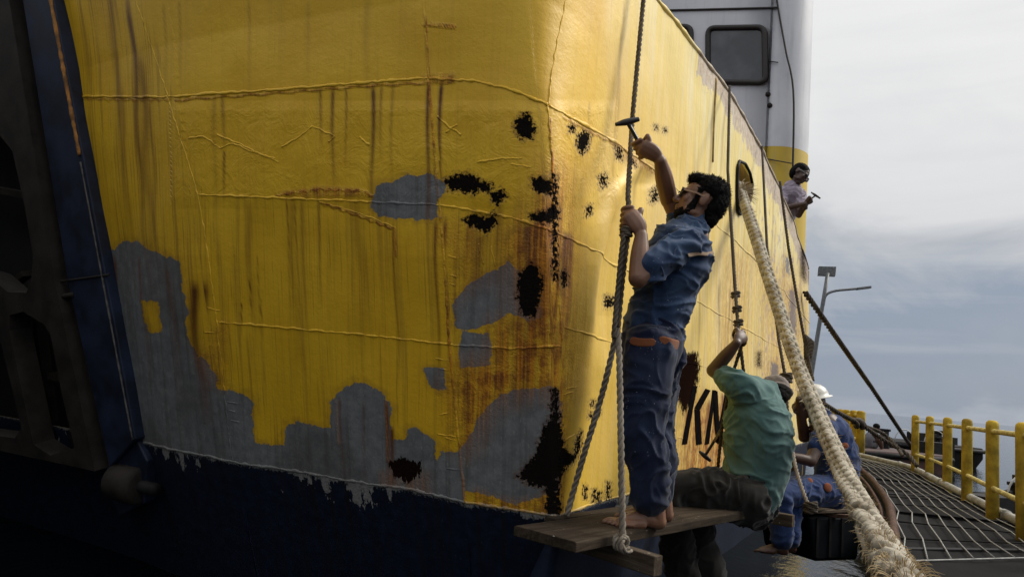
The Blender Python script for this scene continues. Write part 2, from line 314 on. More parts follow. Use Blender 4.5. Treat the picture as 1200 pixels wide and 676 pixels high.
def hull_attrs(me, px, su, z):
    px = np.asarray(px, float)
    g = np.max([sdf(px, p) for p in GREY], 0); g = np.minimum(g, -sdf(px, GREY_HOLE))
    b = np.max([sdf(px, p) for p in BLACK], 0); br = np.max([sdf(px, p) for p in BROWN], 0)
    r = np.zeros(len(px))
    for poly, soft, k in RUSTB: r = np.maximum(r, k*np.clip((sdf(px, poly)+soft)/(1.6*soft), 0, 1))
    for poly, k in CRACKS:
        pp = polyline(poly, 40); pp[:, 1] += 1.2*np.sin(np.arange(40)*1.7); r = np.maximum(r, k*np.clip(1.3-polydist(px, pp)/1.6, 0, 1))
    P0, _, S0 = hit([(a[0], a[1]) for a in RUNS])
    run = np.zeros(len(px)); plate = (np.asarray(su) >= 0)
    for (x, y, ln, wd, k), p0, s0 in zip(RUNS, P0, S0):
        dz = (p0[2]-z)/ln; m = (dz > -.02) & (dz < 1) & ((s0 >= 0) == plate)
        wob = .5*wd*np.sin(z*9+x)
        run = np.maximum(run, np.where(m, min(1.2, 1.35*k)*np.exp(-((su-s0+wob)/wd)**2)*np.clip(1-dz, 0, 1)**.6*np.clip(dz*12+.3, 0, 1), 0))
    # pale: chalky paint plus painted-in glare, towards sheer and aft; peel: peeling paint
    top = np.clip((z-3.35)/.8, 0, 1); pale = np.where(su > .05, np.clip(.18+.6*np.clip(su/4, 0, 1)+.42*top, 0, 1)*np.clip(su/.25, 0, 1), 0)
    peel = np.where(su > 2.2, np.clip(1.15-(px[:, 1]-np.interp(px[:, 0], [p[0] for p in SHEER], [p[1] for p in SHEER]))*(3.68+.877*su)/FPX/.30, 0, 1.1)+np.clip((su-3)/8, 0, .42), 0)
    rough = np.where((px[:, 0] > 200) & (px[:, 0] < 720), np.clip((118-px[:, 1])/-12, 0, 1)*np.clip((245-px[:, 1])/16, 0, 1), 0)
    s1y = np.interp(px[:, 0], [p[0] for p in S1], [p[1] for p in S1]); s2y = np.interp(px[:, 0], [p[0] for p in S2], [p[1] for p in S2])
    dirt = np.where(px[:, 1] < s1y, .28, np.where(px[:, 1] < s2y, .30, 1.)); dirt = np.where(px[:, 0] < 205+.3*(px[:, 1]-115), 1.5, dirt); dirt = np.where(px[:, 0] > 645, .32+np.clip((su-1.2)/4, 0, .75), dirt)
    bl = px[:, 1]-np.interp(px[:, 0], [p[0] for p in PAINTLINE], [p[1] for p in PAINTLINE])
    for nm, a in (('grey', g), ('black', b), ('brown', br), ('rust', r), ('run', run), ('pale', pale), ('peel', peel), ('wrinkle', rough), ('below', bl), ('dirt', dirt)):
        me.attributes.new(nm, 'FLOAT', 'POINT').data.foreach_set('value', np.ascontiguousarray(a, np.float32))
    hp = np.stack([np.asarray(su), np.asarray(z), np.zeros(len(px))], -1).astype(np.float32)
    me.attributes.new('hp', 'FLOAT_VECTOR', 'POINT').data.foreach_set('vector', hp.ravel())
def hull_material():
    n = NT('hull_paint'); hp = n.attr('hp', 'Vector')
    big = n.noise(hp, 1.7, 3, .6); mid = n.noise(hp, 14, 4, .65); fine = n.noise(hp, 70, 4, .65); vfine = n.noise(hp, 260, 1, .6)
    st1 = n.noise(n.scale(hp, (22, .7, 1)), 1, 3, .6); st2 = n.noise(n.scale(hp, (75, 1.6, 1)), 1, 3, .6)
    c = n.mix(n.step(big, .32, .68), (.80, .495, .022), (.72, .42, .014))
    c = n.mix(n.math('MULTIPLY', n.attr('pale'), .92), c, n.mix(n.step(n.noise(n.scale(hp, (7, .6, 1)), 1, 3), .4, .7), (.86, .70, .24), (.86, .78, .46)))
    c = n.mix(n.math('MULTIPLY', n.math('MULTIPLY', n.step(st1, .48, .72), .46), n.attr('dirt')), c, (.33, .185, .02))
    c = n.mix(n.math('MULTIPLY', n.math('MULTIPLY', n.step(st2, .52, .74), .44), n.attr('dirt')), c, (.20, .10, .014))
    c = n.mix(n.math('MULTIPLY', n.step(fine, .60, .78), .25), c, (.40, .22, .02))
    # chalky peel
    pe = n.step(n.math('ADD', n.attr('peel'), n.math('MULTIPLY', n.math('SUBTRACT', n.noise(hp, 5, 5, .7), .5), 1.6)), .45, .6)
    c = n.mix(n.math('MULTIPLY', pe, .75), c, n.mix(n.step(mid, .4, .65), (.50, .42, .40), (.30, .21, .20)))
    # primer
    ed = n.math('MULTIPLY', n.math('SUBTRACT', mid, .5), 14.0); ed2 = n.math('MULTIPLY', n.math('SUBTRACT', fine, .5), 5.0)
    gm = n.step(n.math('ADD', n.attr('grey'), n.math('ADD', ed, ed2)), -.5, .6)
    gcol = n.mix(n.step(mid, .35, .7), (.135, .145, .155), (.195, .205, .212)); gcol = n.mix(n.math('MULTIPLY', n.step(st1, .46, .70), .45), gcol, (.060, .050, .034))
    gcol = n.mix(n.math('MULTIPLY', n.step(n.noise(n.scale(hp, (90, 30, 1)), 1, 2), .58, .74), .5), gcol, (.30, .30, .29)); gcol = n.mix(n.math('MULTIPLY', n.step(big, .5, .62), .4), gcol, (.075, .072, .066))
    gh = n.step(n.math('ADD', n.attr('grey'), n.math('MULTIPLY', ed, 1.8)), -9.0, 0.0); c = n.mix(n.math('MULTIPLY', gh, .35), c, (.30, .15, .02))
    c = n.mix(n.math('MULTIPLY', gm, n.step(vfine, .22, .34, .55, 1.)), c, gcol)
    # rust: runs, soft stains, brown scabs
    rn = n.math('MULTIPLY', n.attr('run'), n.step(n.math('ADD', n.math('MULTIPLY', fine, .5), n.math('MULTIPLY', st2, .6)), .22, .52), clamp=True)
    c = n.mix(n.math('MULTIPLY', rn, 1.0), c, (.115, .034, .005))
    rs = n.math('MULTIPLY', n.attr('rust'), n.step(n.math('ADD', n.math('MULTIPLY', st1, .55), n.math('MULTIPLY', mid, .38)), .30, .54))
    rcol = n.mix(n.step(n.math('ADD', n.math('MULTIPLY', st2, .65), n.math('MULTIPLY', mid, .4)), .40, .62), (.62, .235, .006), (.20, .062, .006))
    c = n.mix(n.math('MULTIPLY', rs, n.math('SUBTRACT', 1.0, n.math('MULTIPLY', gm, .40))), c, rcol)
    # bare metal
    be = n.math('ADD', n.attr('black'), n.math('ADD', n.math('MULTIPLY', n.math('SUBTRACT', n.noise(hp, 48, 3, .6), .50), 24.0), n.math('MULTIPLY', n.math('SUBTRACT', fine, .5), 3.0)))
    bm_ = n.math('MULTIPLY', n.step(be, -.8, .8), n.step(n.attr('black'), -5.5, -2.0))
    c = n.mix(n.math('MULTIPLY', n.math('MULTIPLY', n.step(be, -5., -.5), n.step(n.attr('black'), -9., -4.)), .45), c, n.mix(n.step(fine, .4, .6), (.20, .065, .008), (.07, .024, .008)))
    c = n.mix(bm_, c, n.mix(n.step(vfine, .4, .7), (.004, .004, .004), (.022, .017, .014)))
    bre = n.math('ADD', n.attr('brown'), n.math('MULTIPLY', n.math('SUBTRACT', n.noise(n.scale(hp, (60, 18, 1)), 1, 4, .75), .5), 26.0))
    brm = n.math('MULTIPLY', n.step(bre, -.6, .8), n.step(n.attr('brown'), -6.0, -2.0))
    c = n.mix(brm, c, n.mix(n.step(fine, .35, .65), (.007, .0035, .003), (.017, .008, .005)))
    # navy boot-top with ragged primer brushed over its edge
    rag = n.math('MULTIPLY', n.math('MULTIPLY', n.step(n.noise(n.scale(hp, (9, 4, 1)), 1, 4, .7), .46, .95), 95.0), n.step(n.noise(hp, 1.9, 2), .42, .66))
    rag = n.math('ADD', rag, n.math('MULTIPLY', n.math('SUBTRACT', fine, .5), 16.0))
    blm = n.step(n.math('SUBTRACT', n.attr('below'), rag), 1.0, 3.0)
    nav = n.mix(n.step(mid, .35, .7), (.0055, .0095, .024), (.009, .016, .038)); nav = n.mix(n.math('MULTIPLY', n.step(fine, .62, .72), .6), nav, (.07, .07, .07)); nav = n.mix(n.math('MULTIPLY', n.step(st1, .5, .7), .7), nav, (.012, .009, .006))
    c = n.mix(n.step(n.attr('below'), -2.0, 2.0), c, n.mix(n.step(fine, .4, .65), (.30, .30, .29), (.16, .16, .155)))
    c = n.mix(blm, c, nav)
    h = n.math('ADD', n.math('MULTIPLY', n.noise(hp, 6.5, 4, .7, .7), n.math('MULTIPLY', n.attr('wrinkle'), 1.15)), n.math('MULTIPLY', mid, .38))
    h = n.math('ADD', h, n.math('MULTIPLY', fine, n.math('ADD', .11, n.math('MULTIPLY', n.attr('rust'), .9)))); h = n.math('SUBTRACT', h, n.math('MULTIPLY', n.step(n.math('ADD', n.attr('black'), n.math('MULTIPLY', n.math('SUBTRACT', fine, .5), 20.)), -3., 3.), .8))
    ro = n.math('ADD', .34, n.math('MULTIPLY', mid, .26)); ro = n.math('ADD', ro, n.math('MULTIPLY', gm, .15)); ro = n.math('ADD', ro, n.math('MULTIPLY', n.math('ADD', rs, n.math('ADD', bm_, blm)), .22), clamp=True)
    n.L(n.math('SUBTRACT', .45, n.math('MULTIPLY', n.math('ADD', n.math('MULTIPLY', blm, .6), n.math('ADD', bm_, brm), clamp=True), .45)), n.b.inputs['Specular IOR Level'])
    return n.done(c, ro, n.bump(h, .6, .014))
MAT['hull'] = hull_material()
MAT['dark_steel'] = simple('dark_steel', (.011, .011, .012), .65, .4, 9, .3, spec=.2)
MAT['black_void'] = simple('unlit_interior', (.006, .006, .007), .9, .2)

ferry = empty('ferry', (*KEEL[:2], 0), 'yellow landing ferry with rusty peeling hull plates and a dark raised bow ramp', 'ferry')
def top_px(xa, ya, xb, yb):
    """where the line through two hull pixels reaches the sheer height"""
    lo, hi = 0., 4.
    for _ in range(40):
        m = (lo+hi)/2; P = hit(np.array([[xb+(xa-xb)*m, yb+(ya-yb)*m]]))[0][0]
        if P[2] < ZTOP: lo = m
        else: hi = m
    return (xb+(xa-xb)*lo, yb+(ya-yb)*lo)
sideTop = lambda x: float(np.interp(x, [p[0] for p in SHEER], [p[1] for p in SHEER]))
TOPROW = [top_px(62, 0, 88, 113), top_px(160, 0, 198, 114), top_px(497, 0, 502, 92), top_px(661, 0, 641, 123)]
TOPROW = TOPROW+SHEER
ROWS = [TOPROW, S1, S2, S3, S4]
def seg(row, x0, x1, n):
    r = np.array(row, float); xs = np.linspace(x0, x1, n); return np.stack([xs, np.interp(xs, r[:, 0], r[:, 1])], 1)
def sidecol(x0): return [x0+(2 if r == 0 else 0)-[0, 1, 3, 4, 6][r]*.8 for r in range(5)]
colX = [[TOPROW[0][0], 83, 107, 132, 158], [TOPROW[1][0], 198, 232, 255, 272], [TOPROW[2][0], 502, 515, 525, 545], [TOPROW[3][0], 641, 650, 655, 652], sidecol(785), sidecol(850), sidecol(905), [948]*5]
FAIRLEAD = [(865, 189), (872, 192), (878, 203), (880.5, 217), (878, 232), (872, 246), (866, 252), (863, 246), (862.5, 215), (863, 195)]
def plate(rt, rb, c, na, nb):
    rows = [seg(ROWS[r], colX[c][r], colX[c+1][r], na) for r in range(rt, rb+1)]; k = np.linspace(0, 1, nb)[:, None, None]
    px = np.concatenate([(t[None]*(1-k)+b[None]*k)[(1 if i else 0):] for i, (t, b) in enumerate(zip(rows[:-1], rows[1:]))]).reshape(-1, 2); nb = len(px)//na
    P, nr, su = hit(px)
    idx = np.arange(na*nb).reshape(nb, na); q = np.stack([idx[:-1, :-1], idx[1:, :-1], idx[1:, 1:], idx[:-1, 1:]], -1).reshape(-1, 4)
    if c >= 5:
        cen = px[q].mean(1); q = q[~inside(cen, FAIRLEAD)]
    me = bpy.data.meshes.new('hull_plate'); me.from_pydata(P.tolist(), [], q.tolist()); me.polygons.foreach_set('use_smooth', np.ones(len(q), bool)); me.update()
    hull_attrs(me, px, su, P[:, 2])
    return obj('hull_plate', me, MAT['hull'], ferry)
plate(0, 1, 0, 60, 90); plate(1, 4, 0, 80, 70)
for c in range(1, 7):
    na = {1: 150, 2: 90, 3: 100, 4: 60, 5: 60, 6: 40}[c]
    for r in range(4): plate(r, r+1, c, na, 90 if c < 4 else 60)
# boot-top below the paint line, raked further in
def lower():
    xs = np.r_[np.linspace(120, 652, 200), np.linspace(655, 948, 60)]; r = np.array([(120, 508)]+S4, float)
    px = np.stack([xs, np.interp(xs, r[:, 0], r[:, 1])], 1); P, nr, su = hit(px); V = []; PX = []; SU = []; nb = 26
    ext = np.linspace(4.5, .05, 12)[:, None]; E0 = P[0]; P = np.vstack([E0+TD*ext, P]); nr = np.vstack([np.repeat(-SD[None], 12, 0), nr]); su = np.r_[su[0]-ext[:, 0], su]; xs = np.r_[np.full(12, 100.), xs]
    h = nr*[1, 1, 0]; h /= np.linalg.norm(h, axis=1)[:, None]
    for j in range(nb):
        t = j/(nb-1); d = 1.35*t; k = np.where(xs > 652, .08, .42)
        Q = P-h*(k*d)[:, None]; Q[:, 2] -= d; V.append(Q); PX.append(proj(Q)); SU.append(su)
    V = np.concatenate(V); PX = np.concatenate(PX); SU = np.concatenate(SU); na = len(xs); idx = np.arange(na*nb).reshape(nb, na)
    q = np.stack([idx[:-1, :-1], idx[1:, :-1], idx[1:, 1:], idx[:-1, 1:]], -1).reshape(-1, 4)
    me = bpy.data.meshes.new('boot_top'); me.from_pydata(V.tolist(), [], q.tolist()); me.polygons.foreach_set('use_smooth', np.ones(len(q), bool)); me.update()
    hull_attrs(me, np.maximum(PX, [[-999, -999]]), SU, V[:, 2]); me.attributes['below'].data.foreach_set('value', np.repeat(np.linspace(.5, 200, nb), na).astype(np.float32))
    return obj('boot_top', me, MAT['hull'], ferry)
lower()
# weld beads
def bead(pts, r=.008, step=2.2, amp=.45, name='weld_seam', drop=0.):
    n = max(6, int(np.linalg.norm(np.diff(np.asarray(pts, float), axis=0), axis=1).sum()/step)); px = polyline(pts, n)
    px = px+np.stack([vnoise(np.stack([np.arange(n)*.35, np.zeros(n)+len(pts), np.zeros(n)+drop], -1), 5), vnoise(np.stack([np.arange(n)*.35, np.zeros(n)+9, np.zeros(n)+drop], -1), 6)], -1)*.7
    P, nr, su = hit(px); rad = 1.0*r*(1+.55*amp*rng.uniform(-1, 1, n)+.45*vnoise(np.stack([np.arange(n)*.4, np.zeros(n)+r*999, np.zeros(n)], -1), 2)); k = 6
    mb = MB(); mb.tube(P-nr*(.5*rad)[:, None], rad, k, True); me = mb.mesh(name)
    SU = np.repeat(su, k); PX = np.repeat(px, k, 0); Z = np.array([v[2] for v in mb.v])
    hull_attrs(me, PX, SU, Z)
    return obj(name, me, MAT['hull'], ferry)
bead([(83, 113)]+S1[1:8], .011); bead(S1[7:], .012)
bead(S2[1:6], .008); bead(S2[5:], .009); bead(S3[1:6], .008); bead(S3[6:], .008); bead(S4[:6], .010); bead(S4[5:], .009)
for a, b in (((160, 0), (198, 114)), ((661, 0), (641, 123)), ((497, 0), (502, 92))): bead([(b[0]+(a[0]-b[0])*2, b[1]+(a[1]-b[1])*2), b], .006)
bead([(198, 114), (232, 228), (255, 377), (272, 541)], .007); bead([(502, 92), (515, 240), (525, 404), (545, 588)], .008, amp=.6); bead([(641, 123), (650, 272), (655, 405), (652, 603)], .008)
# crooked repair welds on the wrinkled strake and short stray beads
for p in ([(222, 162), (240, 160), (258, 174), (272, 168), (296, 178), (322, 186)], [(330, 172), (352, 160), (366, 148), (392, 160), (384, 166)], [(255, 158), (278, 168), (326, 190)], [(372, 236), (420, 250), (462, 266)], [(512, 136), (528, 150), (540, 158)], [(536, 146), (522, 156)], [(420, 160), (432, 170)],
          [(560, 190), (590, 186), (612, 186)], [(598, 192), (622, 196)], [(243, 360), (258, 364)], [(240, 389), (252, 389)], [(508, 420), (528, 423)], [(512, 432), (528, 434)], [(514, 486), (524, 484)], [(512, 508), (536, 512)], [(520, 512), (534, 516)], [(522, 548), (542, 550)], [(660, 455), (672, 452)], [(656, 462), (668, 458)], [(658, 515), (670, 508)], [(265, 470), (278, 472)], [(268, 480), (276, 482)], [(270, 492), (280, 494)], [(560, 285), (566, 310)], [(575, 288), (580, 312)], [(524, 300), (534, 302)], [(526, 322), (534, 324)], [(526, 332), (532, 334)], [(800, 478), (812, 480)], [(794, 512), (806, 514)]):
    bead(p, .0065 if max(q[1] for q in p) < 195 else .005, 1.6, .6)
# ------------------------------------------------------------------ rest of the ferry: ramp, wheelhouse, bulwark, fairlead, painted letters
MAT['navy'] = simple('navy_ramp_paint', (.010, .017, .040), .6, .5, 5, .3, spec=.35)
MAT['ramp_frame'] = simple('rusty_ramp_frame', (.020, .016, .013), .75, .5, 6, .4, spec=.3)
MAT['rust_edge'] = simple('rust_orange_edge', (.34, .15, .03), .7, .6, 14, .5)
def plane_hole_sheet(outer, holes, pl):
    bm = bmesh.new(); es = []
    for loop in [outer]+holes:
        vv = [bm.verts.new(onpl(np.array(p, float), pl).tolist()) for p in loop]
        es += [bm.edges.new((vv[i], vv[(i+1) % len(vv)])) for i in range(len(vv))]
    bmesh.ops.triangle_fill(bm, use_beauty=True, use_dissolve=False, edges=es); bmesh.ops.recalc_face_normals(bm, faces=bm.faces)
    me = bpy.data.meshes.new('sheet'); bm.to_mesh(me); bm.free(); return me
E0 = hit(np.array([[158., 515.]]))[0][0]; E1 = hit(np.array([[62., 0.]]))[0][0]
nR = unit(np.cross(E1-E0, TD)); nR = nR if nR@np.array([0, -1, 0]) > 0 else -nR
PR = (nR, nR@E0+.05); PR0 = (nR, nR@E0+.09)
ramp_holes = [[(-70, 130), (5, 150), (28, 178), (42, 240), (52, 300), (50, 325), (44, 342), (22, 341), (0, 322), (-70, 300)],
              [(24, 368), (40, 364), (64, 378), (72, 390), (86, 462), (100, 521), (72, 530), (52, 517), (40, 462), (24, 385)],
              [(-60, 372), (0, 378), (14, 400), (38, 498), (30, 510), (-50, 500)], [(-260, 100), (-110, 118), (-110, 290), (-250, 270)], [(-230, 340), (-100, 362), (-90, 490), (-210, 465)]]
me = plane_hole_sheet([(24, 0), (78, 330), (124, 548), (0, 522), (-300, 462), (-420, 440), (-430, -330), (-20, -260)], ramp_holes, PR)
bow_ramp = obj('bow_ramp', me, MAT['ramp_frame'], ferry)
sm = bow_ramp.modifiers.new('thickness', 'SOLIDIFY'); sm.thickness = .16; sm.offset = 0
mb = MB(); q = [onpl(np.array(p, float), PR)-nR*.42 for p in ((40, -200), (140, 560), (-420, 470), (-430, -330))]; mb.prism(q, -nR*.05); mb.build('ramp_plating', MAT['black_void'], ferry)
for a, b in (((0, 322), (-60, 372)), ((8, 330), (30, 500)), ((-70, 215), (40, 235)), ((30, 445), (88, 462))):
    mb = MB(); mb.beam(onpl(np.array(a, float), PR)-nR*.2, onpl(np.array(b, float), PR)-nR*.2, .05, .08, nR); mb.build('ramp_stiffener', MAT['ramp_frame'], ferry)
jl = [(62, 0), (98, 190), (133, 375), (158, 515), (128, 548), (79, 330), (26, 0), (-12, -210), (24, -205)]
mb = MB(); mb.prism([onpl(np.array(p, float), PR0) for p in jl], -nR*.30); mb.build('ramp_jamb', MAT['navy'], ferry, bevel=.01)
def edge_strip(a, b, mat, r, name):
    n = 60; px = polyline([a, b], n)-[2, 0]; P = onpl(px, PR0)+nR*.004; mb = MB(); mb.tube(P, r*(.75+.3*np.abs(vnoise(np.stack([np.arange(n)*.23, np.zeros(n), np.zeros(n)], -1), 3))+.12*rng.uniform(-1, 1, n)), 6, True); mb.build(name, mat, ferry, True)
edge_strip((62, 0), (96, 182), MAT['rust_edge'], .017, 'jamb_edge'); edge_strip((97, 190), (158, 515), simple('worn_grey_edge', (.09, .085, .08), .7, .5, 20), .008, 'jamb_edge')
for a, b, r in (((70, 330), (128, 322), .008), ((86, 345), (52, 352), .02)):
    mb = MB(); mb.tube(polyline([onpl(np.array(a, float), PR0), onpl(np.array(b, float), PR0)], 12), r, 6); mb.build('ramp_weld', MAT['ramp_frame'], ferry, True)
# hinge of the ramp
hc = onpl(np.array([152., 566.]), PR)
mb = MB(); mb.tube([hc-TD*.14, hc-TD*.13, hc+TD*.13, hc+TD*.14], [.10, .13, .13, .10], 18); mb.build('ramp_hinge', MAT['ramp_frame'], ferry, True)
mb = MB(); mb.tube([hc-TD*.30, hc+TD*.24], .045, 12); mb.build('hinge_pin', MAT['dark_steel'], ferry, True)
mb = MB(); mb.prism([onpl(np.array(p, float), PR) for p in ((124, 548), (160, 516), (172, 540), (168, 590), (140, 604), (128, 580))], -nR*.1); mb.build('hinge_lug', MAT['navy'], ferry, bevel=.012)

# bulwark rail, inner bulwark, deck
def sheer_rail():
    r = np.array(TOPROW, float); px = polyline(r, 160); P, nr, su = hit(px); mb = MB(); mb.tube(P, .018+.006*rng.uniform(-1, 1, 160), 8); me = mb.mesh('bulwark_rail'); k = 8
    hull_attrs(me, np.repeat(px, k, 0), np.repeat(su, k), np.array([v[2] for v in mb.v])); return obj('bulwark_rail', me, MAT['hull'], ferry)
sheer_rail()
def uvz(u, v, z): p = KEEL+SD*u+TD*v; return np.array([p[0], p[1], z])
MAT['inner'] = simple('bulwark_inside_paint', (.40, .26, .04), .6, .3, 4)
mb = MB(); mb.prism([uvz(-.2, .10, 3.2), uvz(11.1, .10, 3.2), uvz(11.1, .10, 4.28), uvz(-.6, .10, 4.28)], TD*.02); mb.build('inner_bulwark', MAT['inner'], ferry)
mb = MB(); mb.prism([uvz(-.2, .12, 3.2), uvz(11.1, .12, 3.2), uvz(11.1, 7.5, 3.2), uvz(1.2, 7.5, 3.2)], (0, 0, -.05)); mb.build('deck', simple('deck_plate', (.10, .06, .05), .7), ferry)
mb = MB(); mb.prism([uvz(11.15, .02, -.3), uvz(11.15, 8, -.3), uvz(11.15, 8, 4.2), uvz(11.15, .02, 4.2)], SD*.04); mb.build('stern_plate', MAT['inner'], ferry)
for u in (3.1, 5.2, 7.3, 9.4):
    mb = MB(); mb.prism([uvz(u, .125, 3.2), uvz(u, .55, 3.2), uvz(u, .125, 4.2)], SD*.02); mb.build('bulwark_bracket', MAT['inner'], ferry)
# fairlead: ring of bar round the opening, with the far bulwark's gloom behind
fp = np.array(FAIRLEAD+[FAIRLEAD[0]], float); fP = hit(polyline(fp, 60))[0]+PD[0]*.015
mb = MB(); mb.tube(fP, .016, 8, False); mb.build('fairlead_ring', MAT['dark_steel'], ferry, True)
fc = fP.mean(0); mb = MB(); mb.tube([fc+SD*.25-TD*-.02+np.array([0, 0, -.15]), fc+SD*.25+TD*.05+np.array([0, 0, -.15]), fc+SD*.25+TD*.35+np.array([0, 0, -.15])], [.12, .16, .16], 14); mb.build('mooring_roller', MAT['dark_steel'], ferry, True)
# painted letters on the side
def letter(strokes):
    mb = MB()
    for i, st in enumerate(strokes):
        P, nr, su = hit(np.array(st, float)); mb.prism(list(P+PD[0]*(.003+.0012*i)), -PD[0]*.004)
    return mb.build('letter', MAT['letter'], ferry)
MAT['letter'] = simple('black_lettering', (.008, .007, .007), .8, .4, 30, spec=0.)
letter([[(810.5, 452), (816, 452), (811, 481), (805, 520), (799, 521), (805, 486)], [(824.5, 455), (830, 457), (818.5, 481), (813, 478)], [(813, 479), (819, 481), (822.5, 520), (816.5, 521)]])
letter([[(832.5, 456.5), (837, 457), (831.5, 520), (826.4, 521)], [(833.5, 457), (839, 458), (842, 508), (838, 510)], [(848, 459.5), (852, 460), (843, 509), (839, 509)], [(849, 460), (854.5, 460.5), (853, 517), (847, 518)]])
MAT['rusty_paint'] = simple('rusty_yellow_paint', (.42, .29, .10), .6, .5, 8, .5)
for p in ([(838, 92), (836, 190)],):
    P = hit(polyline(p, 30))[0]; mb = MB(); mb.tube(P+PD[0]*.002, .012, 8); mb.build('stiffener', MAT['rusty_paint'], ferry, True)

# wheelhouse at the after end
UW = 11.3; VW = .20; PW = (-SD, -SD@uvz(UW, 0, 0))
def wn(name, col, col2):
    n = NT(name); v = n.obj(); a = n.noise(v, .9, 6, .6); st = n.noise(n.scale(v, (6, 6, .5)), 1, 5, .6); f = n.noise(v, 30, 4)
    c = n.mix(n.step(a, .35, .7), col, col2); c = n.mix(n.math('MULTIPLY', n.step(st, .5, .75), .35), c, (.30, .29, .27)); c = n.mix(n.math('MULTIPLY', n.step(f, .66, .78), .4), c, (.2, .16, .12))
    return n.done(c, .55, n.bump(a, .2, .02))
MAT['wh_white'] = wn('weathered_white_paint', (.64, .65, .695), (.54, .555, .605)); MAT['wh_yellow'] = wn('weathered_yellow_band', (.60, .42, .035), (.52, .35, .03))
def wh_band(z0, z1, mat, name, off=0.):
    path = [(8.2, 0.)]+[(v, 0.) for v in np.linspace(7, .9, 8)]
    for k in range(9):
        a = math.pi/2*k/8; path.append((VW+.75-.75*math.sin(a), .75-.75*math.cos(a)))
    path += [(VW+.12*(x-.75), x) for x in (1.5, 2.5, 4.)]
    mb = MB(); n = len(path); V = []
    for z in (z0, z1):
        for v, u in path: V.append(uvz(UW+u-off, v-off, z))
    mb.add(V, [(i, i+1, n+i+1, n+i) for i in range(n-1)]); o = mb.build(name, mat, ferry, True); return o
zb = onpl(np.array([905., 171.]), PW)[2]
wh_band(-.3, zb, MAT['wh_yellow'], 'wheelhouse_band'); wh_band(zb, 11.5, MAT['wh_white'], 'wheelhouse_wall')
def wpt(x, y, off=0.): return onpl(np.array([x, y], float), PW)-SD*off
MAT['gasket'] = simple('black_rubber_gasket', (.018, .014, .012), .6)
n_ = NT('dark_window_glass'); MAT['glass'] = n_.done(n_.mix(n_.step(n_.noise(n_.obj(), 1.4, 4), .35, .7), (.045, .05, .06), (.10, .105, .12)), .18)
def window(x0, y0, x1, y1):
    p = [wpt(x0, y0), wpt(x1, y0-1), wpt(x1+1, y1+1), wpt(x0, y1)]; cx = sum(p)/4; loop = []
    for i in range(4):
        a, b, c = p[i-1], p[i], p[(i+1) % 4]; r = .16
        for k in range(6):
            t = k/5; A_ = b+unit(a-b)*r; B_ = b+unit(c-b)*r; loop.append((1-t)**2*A_+2*t*(1-t)*b+t*t*B_)
    loop = np.array(loop); mb = MB(); mb.tube(np.vstack([loop, loop[:1]])-SD*.03, .06, 8, False); f = mb.build('window_frame', MAT['gasket'], ferry, True)
    mb = MB(); mb.prism(list(loop-SD*.02), SD*.01); mb.build('pane', MAT['glass'], f)
window(830, 34, 896, 97); window(775, 33, 810, 96)
for p, r in (([(700, 14), (778, 13), (912, 10)], .025), ([(906, -30), (912, 10), (921, 60), (930, 110), (929, 215)], .022), ([(898, 72), (912, 74)], .012), ([(895, 186), (928, 192)], .012)):
    mb = MB(); mb.tube([wpt(x, y, .02) for x, y in spline(p, 24)], r, 6); mb.build('wheelhouse_conduit', MAT['gasket'], ferry, True)
for x, y in ((900, 111), (902, 124)):
    mb = MB(); mb.tube([wpt(x, y, -.02), wpt(x, y, .05)], [.06, .045], 10); mb.build('deck_fitting', MAT['ramp_frame'], ferry, True)

# ------------------------------------------------------------------ water
def water_mat():
    n = NT('harbour_water'); v = n.obj(); a = n.noise(n.scale(v, (1.6, 1.0, 1)), 1.6, 5, .6, .5); b = n.noise(n.scale(v, (1, .7, 1)), 7, 4, .6); c = n.noise(v, .12, 3)
    h = n.math('ADD', n.math('MULTIPLY', a, 1.0), n.math('MULTIPLY', b, .35))
    return n.done((.002, .004, .005), .05, n.bump(h, .26, .08), spec=.22)
def grid_plane(name, x0, x1, y0, y1, z, mat):
    mb = MB(); mb.add([(x0, y0, z), (x1, y0, z), (x1, y1, z), (x0, y1, z)], [(0, 1, 2, 3)]); return mb.build(name, mat)
struct(grid_plane('sea', -2500, 2500, -600, 4500, 0, water_mat()))

# added, unseen slab left of the view: keeps open sky off the bow
def sky_blocker():
    mb = MB(); mb.prism([(-4.6, 3.4, -1), (-16, 9.6, -1), (-22, -12, -1), (-4.2, -12, -1)], (0, 0, 5.4)); o = mb.build('sky_blocker', simple('sky_blocker_dark', (.055, .052, .048), .8, .4, 2, .4), None, bevel=.05); return struct(o)
sky_blocker()
# ------------------------------------------------------------------ floating walkway, its rails
ZD = .72
MAT['rubber'] = simple('black_rubber_mat', (.007, .007, .0072), .8, .5, 5, .35, spec=.08)
MAT['galv'] = simple('galvanised_bar', (.24, .24, .23), .6, .4, 25, .2)
MAT['rusty'] = simple('rusty_angle_iron', (.075, .042, .03), .8, .6, 12, .5, spec=.15)
MAT['post'] = simple('yellow_post_paint', (.36, .25, .03), .75, .4, 7, .25, spec=.2)
MAT['railpipe'] = simple('pale_yellow_rail', (.42, .35, .12), .7, .35, 9, .2, spec=.2)
MAT['pipe'] = simple('grey_kerb_pipe', (.27, .265, .24), .7, .35, 7, .2)
Ledge = [np.array([-.9, -3.0, ZD]), np.array([.55, .2, ZD]), np.array([1.35, 2.2, ZD])]+[onz(x, y, ZD) for x, y in ((1047, 676), (1048, 640), (1045, 608), (1039, 587), (1021, 562), (1001, 545), (984, 534), (972, 528))]
